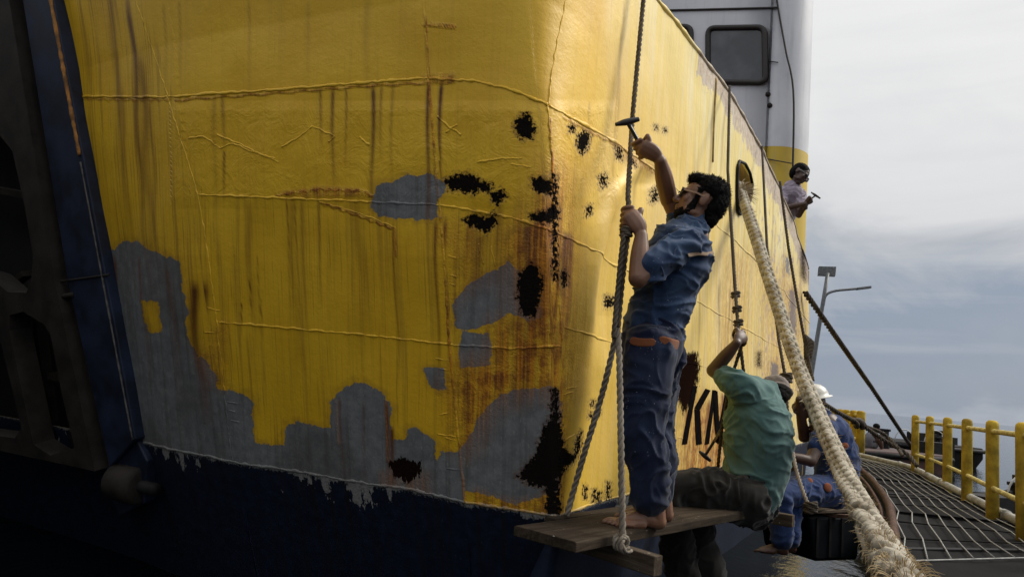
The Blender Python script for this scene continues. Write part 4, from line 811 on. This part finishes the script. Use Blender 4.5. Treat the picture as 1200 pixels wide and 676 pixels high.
def head(mb, c, fwd, up, s=1., ears=True):
    f, u, r = frame(fwd, up); ax = np.array([r, f, u]); P = lambda x, y, z: c+(r*x+f*y+u*z)*s
    mb.ball(P(0, -.012, .030), np.array([.074, .094, .088])*s, 20, 14, ax); mb.ball(P(0, .030, -.030), np.array([.060, .060, .075])*s, 18, 12, ax); mb.ball(P(0, .052, -.088), np.array([.034, .030, .026])*s, 14, 10, ax)
    for sg in (-1, 1):
        mb.ball(P(.036*sg, .060, -.020), np.array([.024, .022, .026])*s, 10, 8, ax); mb.ball(P(.030*sg, .078, .022), np.array([.026, .012, .009])*s, 10, 6, ax)
        mb.ball(P(.048*sg, .020, -.070), np.array([.016, .040, .020])*s, 10, 6, ax)
        if ears:
            mb.ball(P(.077*sg, -.012, -.006), np.array([.009, .020, .032])*s, 10, 8, ax); mb.ball(P(.080*sg, -.022, .004), np.array([.008, .012, .026])*s, 8, 6, ax)
    limb(mb, [P(0, .082, .018), P(0, .097, -.010), P(0, .106, -.028)], np.array([.009, .011, .015])*s, 8); mb.ball(P(0, .092, -.034), np.array([.020, .013, .010])*s, 10, 6, ax)
    mb.ball(P(0, .087, -.056), np.array([.024, .010, .007])*s, 10, 6, ax); mb.ball(P(0, .084, -.068), np.array([.021, .010, .008])*s, 10, 6, ax)
    return P
def fist(mb, c, axis, palm, s=1., thumb=1, wr=0., wl=-.080):
    """hand closed round a bar through c along axis; palm = from the bar to the middle of the palm; returns the wrist"""
    a = unit(axis); e1 = np.asarray(palm, float); e1 = unit(e1-a*(e1@a)); e2 = np.cross(a, e1); Q = lambda x, y, z: c+(a*x+e1*y+e2*z)*s
    limb(mb, [Q(0, .030, .012), Q(wr*.45, .040, wl*.45), Q(wr*.85, .040, wl*.92)], np.array([.020, .021, .020])*s, 10, [2.0, 1.9, 1.4], a)
    lens = (.9, 1.05, 1., .8)
    for k in range(4):
        x = -.037+.0245*k; R_ = .030+.002*lens[k]; an = [math.radians(v*(.9+.12*lens[k])) for v in (12, 62, 118, 175, 222)]
        limb(mb, [Q(x, R_*1.05*math.cos(t), R_*1.05*math.sin(t)) for t in an], np.array([.0108, .0104, .0098, .0092, .0082])*s, 8)
    an = [math.radians(v) for v in (-25, -70, -118, -150)]
    x = .030*thumb; limb(mb, [Q(x*.4+wr*.3, .036, wl*.5), Q(x*1.05, .034*math.cos(an[0])+.006, .036*math.sin(an[0])-.016), Q(x*1.0, .034*math.cos(an[1]), .036*math.sin(an[1])), Q(x*.8, .032*math.cos(an[2]), .034*math.sin(an[2]))], np.array([.016, .0135, .0115, .0098])*s, 8)
    return Q(wr, .040, wl)
def foot(mb, ankle, toe, s=1., up=(0, 0, 1), inner=1):
    """bare foot: ankle joint above the heel, toe = direction"""
    d = np.asarray(toe, float); d = unit(d-np.array(up)*(d@np.array(up))); u = np.array(up, float); r = np.cross(d, u); Q = lambda x, y, z: ankle+(d*x+r*y+u*z)*s
    limb(mb, [Q(0, 0, .03), Q(-.012, 0, -.02), Q(-.018, 0, -.052)], np.array([.040, .036, .034])*s, 12)
    limb(mb, [Q(-.02, 0, -.055), Q(.05, .004, -.045), Q(.10, .004, -.058), Q(.145, 0, -.066)], np.array([.034, .034, .030, .021])*s, 14, [.95, 1.0, 1.05, 1.0], r)
    for sg in (-1, 1): limb(mb, [Q(.06, .018*sg, -.066), Q(.145, .026*sg, -.070)], np.array([.024, .019])*s, 10)
    for k in range(5):
        y = (-.040+.020*k)*inner; ln = (.048, .044, .040, .034, .026)[k] if inner else .04; x0 = .150-.006*k; rr = (.0135, .0105, .010, .0095, .009)[k]
        limb(mb, [Q(x0-.02, y, -.070), Q(x0+ln*.5, y*1.05, -.068), Q(x0+ln, y*1.08, -.076)], np.array([rr, rr, rr*.9])*s, 8)
def hammer(a, b, hd, hl, label, hr=.014, name='chipping_hammer', tip=.25):
    """handle a-b, head across b along hd"""
    h = empty(name, a, label, 'hammer'); hd = unit(hd); mb = MB(); limb(mb, [a, (np.asarray(a)+b)/2, b], [hr*.85, hr*.72, hr*.7], 8); mb.build('handle', MAT['plastic_black'], h, True)
    mb = MB(); mb.tube([b-hd*hl, b-hd*hl*.92, b-hd*hl*.45, b-hd*hl*.2, b+hd*hl*.2, b+hd*hl*.45, b+hd*hl*.92, b+hd*hl], np.array([tip, .62, 1.0, 1.15, 1.15, 1.0, .8, .72])*hr, 8); mb.build('head', MAT['iron'], h, True); return h
def part(me, name, mat, p):
    me.name = name; return obj(name, me, mat, p)
def hair_mesh(mb, voxel, amp, freq, seed):
    me = remeshed('hair', mb, voxel, 2); P, N = coords(me); h = fbm(P*freq, 3, seed); P = P+N*(amp*h)[:, None]; me.vertices.foreach_set('co', P.ravel()); me.update(); return me
def spectacles(P, f, u, r, parent, arm_mat, sc=1., lens=True):
    e = None
    mb = MB()
    for sg in (-1, 1):
        cc = P(.033*sg, .098, .006); lp_ = [cc+(r*.027*math.cos(t)+u*.019*math.sin(t)-f*.010*abs(math.cos(t)))*sc for t in np.linspace(0, 2*math.pi, 20)]; mb.tube(lp_, .0035*sc, 6, False)
    mb.tube([P(-.010, .104, .010), P(.010, .104, .010)], .003*sc, 6); e = mb.build('spectacles', MAT['plastic_black'], parent, True)
    for sg in (-1, 1):
        cc = P(.033*sg, .097, .006); mb = MB(); mb.ball(cc, np.array([.026, .003, .018])*sc, 12, 6, [r, f, u]); mb.build('lens', MAT['lens'], e, True)
        mb = MB(); mb.beam(P(.062*sg, .088, .010), P(.083*sg, .030, .009), .003*sc, .0085*sc, u); mb.beam(P(.083*sg, .030, .009), P(.083*sg, -.016, .006), .003*sc, .0085*sc, u); mb.build('temple', arm_mat, e)
    return e

def smo(p, k=6):
    p = np.array(p, float)
    for _ in range(k): p[1:-1] = .5*p[1:-1]+.25*(p[:-2]+p[2:])
    return p
def surf(V, N, p, off):
    """the near side of a garment behind or before point p, as seen from where the photographer stood"""
    d = unit(np.asarray(p)-CAM); t = (V-CAM)@d; dist = np.linalg.norm(V-CAM-t[:, None]*d, axis=1); m = np.where(dist < .012)[0]
    i = m[t[m].argmin()] if len(m) else dist.argmin(); return V[i]+N[i]*off
# --- the standing man in denim, chipping with a raised hammer
def man_standing():
    e = empty('person', at(752, 612, 3.70), 'barefoot person in denim shirt and sunglasses standing with a hammer raised high', 'person')
    Y = 3.74; A = lambda x, y, d=0.: at(x, y, Y+d)
    hip = A(764, 404); waist = A(772, 362); chest = A(792, 306); neck = A(811, 266); hc = A(819, 237)
    fwd = np.array([-.90, .10, .32]); up = np.array([.34, .0, .93])
    body = MB(); limb(body, [hip, waist, chest, A(806, 280)], [.12, .115, .135, .11], 18, [1.1, 1.1, 1.15, 1.1], (0, 1, 0)); limb(body, [A(806, 278), neck, A(814, 248)], [.07, .060, .062], 14)
    P = head(body, hc, fwd, up, 1.14); f, u, r = frame(fwd, up)
    # near (left) arm to the rope
    rax = unit(at(736, 230, 3.58)-at(731, 300, 3.53)); w1 = fist(body, HAND1, -rax, np.array([.25, -.93, 0]), 1.20, -1, .085, -.040)
    el1 = A(748, 326, -.28); sh1 = A(800, 286, -.17)
    limb(body, [w1, (w1*.55+el1*.45), el1], [.034, .048, .050], 12); limb(body, [el1, (el1+sh1)/2, sh1], [.050, .055, .062], 12)
    # far (right) arm with the hammer
    hh = A(753, 173, -.04); hax = unit(A(735, 143, -.08)-A(757, 183, -.03)); w2 = fist(body, hh, -hax, np.array([.1, -.95, .1]), 1.15, -1, .095, -.025)
    el2 = A(784, 234, .12); sh2 = A(808, 282, .17); limb(body, [w2, w2*.6+el2*.4, el2], [.034, .049, .050], 12); limb(body, [el2, (el2+sh2)/2, sh2], [.046, .052, .06], 12)
    # legs and feet
    an = [at(767, 596, 3.60), at(776, 588, 3.82)]; kn = [at(752, 502, 3.60), at(764, 498, 3.80)]; hp = [A(762, 412, -.09), A(768, 410, .09)]
    for k in range(2):
        ank = np.array([an[k][0], an[k][1], ZS+.088]); limb(body, [hp[k], (hp[k]+kn[k])/2, kn[k]], [.09, .078, .058], 14); limb(body, [kn[k], kn[k]*.65+ank*.35, ank], [.056, .058, .036], 12)
        foot(body, ank+[0, 0, .012], np.array([-.97, .10 if k else -.16, 0]), 1.18, inner=1 if k else -1)
    part(remeshed('body', body, .0048, 2), 'body', MAT['skin1'], e)
    # shirt
    s_ = MB(); limb(s_, [A(764, 398), A(767, 380), waist, A(781, 334), chest, A(802, 282), A(807, 274)], [.150, .153, .150, .160, .172, .155, .10], 22, [1.0, 1.0, 1.02, 1.05, 1.12, 1.2, 1.3], (0, 1, 0), 40)
    limb(s_, [A(802, 284, -.12), sh1+[0, 0, -.005], (sh1+el1)/2, el1*.74+sh1*.26], [.088, .082, .074, .073], 16); limb(s_, [A(806, 280, .10), sh2, (sh2+el2)/2], [.085, .078, .070], 16)
    limb(s_, [neck-u*.012+[.004, 0, -.018], neck+u*.010], [.082, .074], 16)
    sm_ = remeshed('shirt', s_, .0075, 5); wrinkle(sm_, .0125, (7, 7, 15), 11); part(sm_, 'shirt', MAT['denim'], e)
    mb = MB(); tp = [A(808, 301, -.205), A(817, 298, -.20), A(827, 296.5, -.175), A(837, 296, -.12)]; V = []
    me_s = sm_; VP_, VN_ = coords(me_s)
    def snap(p): return surf(VP_, VN_, p, .003)
    TP = smo([snap(A(x, y, -.22)) for x, y in zip(np.linspace(808, 838, 12), np.linspace(300, 296, 12))])
    limb(mb, TP, [.010]*12, 8, [.20]*12, (0, -1, 0)); mb.build('shoulder_tape', MAT['strip'], e, True)
    # sleeve cuff and placket stitching
    cd_ = unit(el1-sh1); cc_ = el1*.72+sh1*.28; mb = MB(); ua = unit(np.cross(cd_, [0, 0, 1])); ub = np.cross(cd_, ua); mb.tube([cc_+(ua*math.cos(t)+ub*math.sin(t))*.079 for t in np.linspace(0, 2*math.pi, 28)], .0045, 6, False); mb.build('cuff', MAT['denim'], e, True)
    mb = MB(); mb.tube(smo([snap(A(x, y, -.2)) for x, y in ((800, 277), (797, 284), (793, 292), (790, 300), (789, 308), (789, 315))], 2), .0028, 5); mb.build('sleeve_seam', MAT['denim'], e, True)
    # collar
    mb = MB(); cpts = [neck+(r*math.cos(t)*.085+f*math.sin(t)*.085)+u*.012 for t in np.linspace(.3*math.pi, 2.2*math.pi, 24)]; limb(mb, cpts, [.015]*24, 6, steps=40); me_c = mb.mesh('collar'); part(me_c, 'collar', MAT['denim'], e)
    # trousers
    t_ = MB(); limb(t_, [A(768, 372), A(765, 392), hip+[0, 0, -.01], A(762, 428)], [.140, .160, .165, .140], 20, [1.0, 1.05, 1.1, 1.1], (0, 1, 0))
    for k in range(2):
        ank = np.array([an[k][0], an[k][1], ZS+.125]); limb(t_, [hp[k]+[0, 0, .02], (hp[k]+kn[k])/2+[0, 0, .02], kn[k], kn[k]*.5+ank*.5, ank+[-.03, 0, .02]], [.135, .130, .112, .100, .092], 18)
    tm = remeshed('trousers', t_, .0080, 5); wrinkle(tm, .0095, (7, 7, 10), 23); part(tm, 'trousers', MAT['navy_cloth'], e)
    VP2, VN2 = coords(tm)
    def snap2(p): return surf(VP2, VN2, p, .001)
    for (xa, ya, xb, yb, rr) in ((741, 399, 762, 400, .022), (779, 399, 796, 405, .030)):
        pts = smo([snap2(A(x, y, -.22)) for x, y in zip(np.linspace(xa, xb, 8), np.linspace(ya, yb, 8))]); mb = MB(); limb(mb, pts, [rr]*8, 10, [.07]*8, (0, -1, 0)); mb.build('pocket_trim', MAT['tan'], e, True)
    mb = MB(); limb(mb, [A(794, 404, -.04), A(796, 420, -.05), A(790, 438, -.05)], [.035, .038, .02], 10); fm = remeshed('hanging_flap', mb, .006, 2); wrinkle(fm, .006, (14, 14, 14), 4); part(fm, 'hanging_flap', MAT['navy_cloth'], e)
    # hair
    h = MB(); ax = np.array([r, f, u]); S_ = 1.14
    h.ball(P(0, -.032, .066), np.array([.084, .094, .078])*S_, 20, 14, ax); h.ball(P(0, -.075, .012), np.array([.078, .056, .092])*S_, 18, 12, ax); h.ball(P(0, .040, .094), np.array([.064, .050, .034])*S_, 16, 10, ax); h.ball(P(0, -.082, -.055), np.array([.056, .036, .048])*S_, 14, 10, ax)
    for sg in (-1, 1): limb(h, [P(.069*sg, .018, .035), P(.070*sg, .020, .0), P(.054*sg, .022, -.036), P(.040*sg, .030, -.066), P(.020*sg, .054, -.086), P(0, .060, -.090)], np.array([.014, .008, .0165, .0245, .0268, .0268])*S_, 12)
    limb(h, [P(-.022, .086, -.046), P(0, .093, -.045), P(.022, .086, -.046)], np.array([.0035, .005, .0035])*S_, 6)
    hm = hair_mesh(h, .0050, .0042, 85, 5); HP, HN = coords(hm); ho = part(hm, 'hair', MAT['hair'], e); mb = MB()
    for i in rng.integers(0, len(HP), 2600):
        q = HP[i]; nn = unit(HN[i]+rng.normal(size=3)*.55); cl = unit(np.cross(nn, rng.normal(size=3))); k_ = rng.uniform(.006, .015) if (q-hc)@u > -.02 else rng.uniform(.002, .004)
        mb.tube([q-nn*.003, q+nn*k_*.6+cl*k_*.2, q+nn*k_+cl*k_*.7], [.0016, .0013, .0005], 3, False)
    struct(mb.build('curls', MAT['hair'], ho), 'stuff')
    spectacles(P, f, u, r, e, MAT['temple'], 1.14)
    hammer(A(758, 184, -.03), A(735, 143, -.08), np.array(A(749, 139.5, -.08)-A(721, 146, -.08)), .066, 'black double-ended hammer raised by the standing man against the hull', .0165, tip=.6)
    return e
man_standing()

# --- the seated man in green, back to the camera, one arm up on the rope
def man_green():
    Y = 4.62; A = lambda x, y, d=0.: at(x, y, Y+d)
    e = empty('person', A(880, 600), 'person in washed green T-shirt and brown cap seated on the plank, one arm up', 'person')
    hip = A(882, 578); b1_ = A(896, 540); b2__ = A(900, 500); ch = A(886, 466); nk = A(896, 458, .08); hd = A(905, 463, .18)
    fwd = np.array([-.45, .72, -.42]); up = np.array([.25, .3, .9])
    body = MB(); limb(body, [hip, b1_, b2__, ch], [.13, .125, .135, .12], 18); limb(body, [ch, nk, hd], [.08, .058, .06], 12); P = head(body, hd, fwd, up, 1.0); f, u, r = frame(fwd, up)
    w1 = fist(body, HAND2, unit(at(861, 330, 4.9)-at(868, 408, 4.6)), np.array([.1, -.9, 0]), 1.1, 1, -.075, -.04)
    el = A(836, 434, .03); sh = A(866, 452, -.10); limb(body, [w1, w1*.55+el*.45, el], [.029, .043, .045], 12); limb(body, [el, (el+sh)/2, sh], [.046, .052, .065], 12)
    th = A(846, 514, .22); w2 = fist(body, th, unit(A(860, 478, .2)-A(824, 536, .25)), np.array([.7, -.3, 0]), 1.0, 1); el2 = A(862, 520, .12); sh2 = A(886, 462, .20); limb(body, [w2, w2*.5+el2*.5, el2], [.03, .042, .045], 12); limb(body, [el2, sh2], [.046, .062], 12)
    kn = [at(784, 572, 4.42), at(808, 577, 4.52)]; an = [at(800, 690, 4.42), at(832, 690, 4.5)]; hp = [A(878, 588, -.12), A(884, 588, .06)]
    for k in range(2):
        limb(body, [hp[k], (hp[k]+kn[k])/2, kn[k]], [.09, .08, .06], 12); limb(body, [kn[k], an[k]], [.056, .038], 12); foot(body, an[k]+[0, 0, -.03], np.array([-.9, -.2, 0]))
    part(remeshed('body', body, .0075, 3), 'body', MAT['skin2'], e)
    s_ = MB(); limb(s_, [A(876, 578), A(884, 562), A(888, 535), A(889, 505), A(884, 480), A(878, 464)], [.185, .195, .205, .212, .190, .135], 22, [.86, .9, .95, 1., 1., 1.], (.2, 1, 0), 36)
    limb(s_, [A(884, 470, -.02), sh, (sh+el)/2+[.01, 0, 0]], [.12, .095, .078], 16); limb(s_, [A(888, 470, .10), sh2, (sh2+el2)/2], [.11, .09, .075], 16); limb(s_, [ch, nk-[0, 0, .02]], [.125, .100], 14)
    sm_ = remeshed('shirt', s_, .009, 5); wrinkle(sm_, .0095, (6, 6, 13), 31); part(sm_, 'shirt', MAT['green'], e)
    t_ = MB(); limb(t_, [A(878, 562), A(878, 586)], [.16, .165], 18)
    for k in range(2): limb(t_, [hp[k], (hp[k]+kn[k])/2+[0, 0, .03], kn[k]], [.135, .130, .098], 16); limb(t_, [kn[k], kn[k]*.5+an[k]*.5, an[k]+[0, 0, .06]], [.098, .095, .088], 14)
    tm = remeshed('trousers', t_, .010, 5); wrinkle(tm, .015, (7, 7, 8), 41); part(tm, 'trousers', MAT['dark_cloth'], e)
    h = MB(); ax = np.array([r, f, u]); h.ball(P(0, -.012, .050), (.096, .114, .080), 20, 12, ax); h.tube([P(0, -.01, .030), P(0, -.01, .018), P(0, -.01, .008)], [.108, .125, .118], 22); cm = remeshed('cap', h, .006, 3); wrinkle(cm, .004, (20, 20, 20), 3); part(cm, 'cap', MAT['cap'], e)
    h = MB(); h.ball(P(0, -.05, -.01), (.078, .062, .07), 14, 10, ax); part(hair_mesh(h, .007, .004, 60, 8), 'hair', MAT['hair'], e)
    hammer(A(861, 478, .2), A(826, 534, .25), np.array(A(838, 541, .25)-A(818, 524, .25)), .05, 'black long-handled scraping tool in front of the seated green man', .014, 'scraping_tool')
    return e
man_green()

# --- the worker in blue with a white helmet
def man_blue():
    Y = 6.1; A = lambda x, y, d=0.: at(x, y, Y+d)
    e = empty('person', A(965, 585), 'person in royal blue coverall and white helmet seated beyond the thick rope', 'person')
    hip = A(976, 570); b_ = A(980, 535); ch = A(968, 500); nk = A(960, 486); hd = A(954, 474); fwd = np.array([-.92, .2, -.25]); up = np.array([-.15, 0, 1])
    body = MB(); limb(body, [hip, b_, ch], [.12, .125, .13], 16); limb(body, [ch, nk, hd], [.08, .056, .058], 12); P = head(body, hd, fwd, up, .95); f, u, r = frame(fwd, up)
    for (wx, wy, wd, ex, ey, ed, sd_) in ((924, 545, -.30, 950, 540, -.32, -.17), (934, 478, .02, 942, 512, .1, .16)):
        c = A(wx, wy, wd); el = A(ex, ey, ed); sh = A(966, 504, sd_); w1 = fist(body, c, np.array([.1, .8, .5]), np.array([.6, -.2, .3]), 1.); limb(body, [w1, w1*.5+el*.5, el], [.029, .042, .045], 10); limb(body, [el, sh], [.048, .062], 10)
    kn = [at(914, 578, 5.65), at(924, 574, 5.85)]; an = [at(916, 636, 5.60), at(926, 634, 5.8)]; hp = [A(972, 574, -.10), A(976, 574, .10)]
    for k in range(2): limb(body, [hp[k], kn[k]], [.085, .058], 12); limb(body, [kn[k], an[k]], [.055, .036], 12); foot(body, an[k], np.array([-.9, .2, 0]))
    part(remeshed('body', body, .009, 3), 'body', MAT['skin2'], e)
    s_ = MB(); limb(s_, [hip+[0, 0, -.02], A(981, 550), A(979, 525), A(970, 502), A(964, 492)], [.165, .170, .165, .155, .10], 18, [1.] * 5, (0, 1, 0))
    limb(s_, [A(968, 502, -.10), A(966, 508, -.17), A(957, 524, -.25)], [.09, .085, .075], 14); limb(s_, [A(968, 502, .1), A(956, 508, .13)], [.09, .07], 14)
    for k in range(2): limb(s_, [hp[k], (hp[k]+kn[k])/2, kn[k]], [.125, .115, .092], 14); limb(s_, [kn[k], kn[k]*.4+an[k]*.6, an[k]+[0, 0, .04]], [.092, .088, .085], 14)
    cm = remeshed('coverall', s_, .0105, 4); wrinkle(cm, .010, (8, 8, 12), 51); part(cm, 'coverall', MAT['royal'], e); VP2, VN2 = coords(cm)
    def patch(px, rr):
        d = rays(np.array(px, float)); t = (VP2-CAM)@d/(d@d); dist = np.linalg.norm(VP2-CAM-t[:, None]*d, axis=1); m = np.where(dist < .02)[0]
        if len(m): i = m[t[m].argmin()]; mb = MB(); mb.ball(VP2[i], np.array([rr, rr*.9, .008]), 12, 6, [unit(np.cross(VN2[i], [0, .2, 1])), unit(np.cross(VN2[i], np.cross(VN2[i], [0, .2, 1]))), VN2[i]]); mb.build('patch', MAT['orange'], e, True)
    patch((973, 571), .042); patch((951, 560), .026); patch((992, 520), .034); patch((940, 566), .02)
    h = MB(); ax = np.array([r, f, u]); c = P(0, -.005, .062); V = MB()
    prof = [(.150, -.012), (.145, -.004), (.122, .004), (.120, .03), (.108, .070), (.078, .102), (.04, .118), (.012, .122)]
    V.tube([c+u*z*.95 for _, z in prof], [a*.95 for a, _ in prof], 24, True, 1.12, f); o = V.build('helmet', MAT['white_shell'], e, True)
    mb = MB(); mb.tube([c-u*.002+r*math.cos(t)*.112+f*math.sin(t)*.13 for t in np.linspace(0, 2*math.pi, 24)], .006, 6, False); mb.build('helmet_band', MAT['plastic_black'], o, True)
    mb = MB(); mb.tube([P(.078*k_, y_, z_) for k_, y_, z_ in ((1, 0, .05), (1, .01, 0), (.8, .03, -.07), (0, .05, -.115), (-.8, .03, -.07), (-1, .01, 0), (-1, 0, .05))], .006, 6); mb.build('chin_strap', MAT['plastic_black'], o, True)
    return e
man_blue()

# --- the man leaning out over the bulwark
def man_lilac():
    p0 = Hp(926, sideTop(926), 0.); Y = p0[1]+.30; s = 1.5; A = lambda x, y, d=0.: at(x, y, Y+d)
    e = empty('person', (*A(925, 250)[:2], 3.25), 'person in pale lilac shirt and glasses leaning out over the bulwark with a hammer', 'person')
    fwd = np.array([.62, -.55, -.55]); up = np.array([.5, .1, .8]); hd = A(937, 205)
    ch = A(926, 229, .12); wa = A(913, 262, .45); nk = A(932, 215, .05)
    body = MB(); limb(body, [A(908, 295, .6), wa, ch], [.15, .15, .16], 16); limb(body, [ch, nk, hd], [.10, .08, .08], 12); P = head(body, hd, fwd, up, s); f, u, r = frame(fwd, up)
    hh = A(948, 236, -.25); w1 = fist(body, hh, np.array([.8, -.1, .45]), np.array([-.2, -.5, -.6]), 1.1); el = A(936, 252, -.10); sh = A(937, 228, .05); limb(body, [w1, w1*.5+el*.5, el], [.034, .046, .05], 10); limb(body, [el, sh], [.052, .07], 10)
    w2 = fist(body, A(942, 243, -.2), np.array([.8, -.1, .3]), np.array([-.2, -.5, -.6]), 1.1); el2 = A(919, 244, -.15); sh2 = A(916, 226, .1); limb(body, [w2, w2*.5+el2*.5, el2], [.034, .046, .05], 10); limb(body, [el2, sh2], [.052, .07], 10)
    for k in (-1, 1): limb(body, [A(908, 295, .6+.1*k), A(898, 330, .7+.1*k)], [.1, .07], 10)
    part(remeshed('body', body, .010, 3), 'body', MAT['skin2'], e)
    s_ = MB(); limb(s_, [A(911, 275, .5), wa, ch, A(928, 221, .08)], [.19, .19, .20, .13], 18, [1.1]*4, (1, 0, 0)); limb(s_, [ch, sh2, (sh2+el2)/2], [.12, .1, .088], 12); limb(s_, [ch, sh, (sh+el)/2], [.12, .1, .088], 12)
    sm_ = remeshed('shirt', s_, .011, 4); wrinkle(sm_, .010, (8, 8, 12), 61); part(sm_, 'shirt', MAT['lilac'], e)
    t_ = MB(); limb(t_, [A(911, 275, .5), A(906, 295, .6), A(900, 325, .7)], [.18, .19, .17], 16); part(remeshed('trousers', t_, .012, 3), 'trousers', MAT['dark_cloth'], e)
    h = MB(); ax = np.array([r, f, u]); h.ball(P(0, -.025, .052), np.array([.086, .096, .080])*s, 18, 12, ax); h.ball(P(0, -.055, .005), np.array([.078, .06, .08])*s, 16, 10, ax); part(hair_mesh(h, .009, .005, 40, 9), 'hair', MAT['hair'], e)
    spectacles(P, f, u, r, e, MAT['lamp'], s)
    hammer(A(941, 240, -.25), A(956, 229, -.25), np.array(A(962, 233, -.25)-A(950, 225, -.25)), .085, 'small dark hammer held by the man leaning over the bulwark', .018, tip=.7)
man_lilac()

# --- a small seated figure far out on the barge
def man_far():
    Y = 22.; A = lambda x, y, d=0.: at(x, y, Y+d); e = empty('person', A(1024, 524), 'tiny person in grey sitting on the barge beyond the walkway', 'person')
    body = MB(); limb(body, [A(1022, 520), A(1021, 513), A(1024, 507)], [.17, .17, .13], 12); P = head(body, A(1027, 501.5), np.array([.8, -.3, -.4]), np.array([.3, 0, 1]), 1.1); limb(body, [A(1024, 509, -.15), A(1029, 513, -.2), A(1035, 507, -.2)], [.07, .06, .045], 8); limb(body, [A(1022, 520), A(1030, 515, -.2), A(1033, 524, -.2)], [.11, .09, .06], 8)
    part(remeshed('body', body, .02, 2), 'body', MAT['skin2'], e)
    t_ = MB(); limb(t_, [A(1022, 519), A(1021, 513), A(1023.5, 508)], [.2, .2, .15], 12); part(remeshed('shirt', t_, .02, 2), 'shirt', cloth_mat('grey_shirt', (.13, .13, .16), (.18, .18, .2)), e)
    h = MB(); h.ball(P(0, -.02, .05), (.1, .11, .09), 12, 8); part(h.mesh('hair'), 'hair', MAT['hair'], e)
man_far()
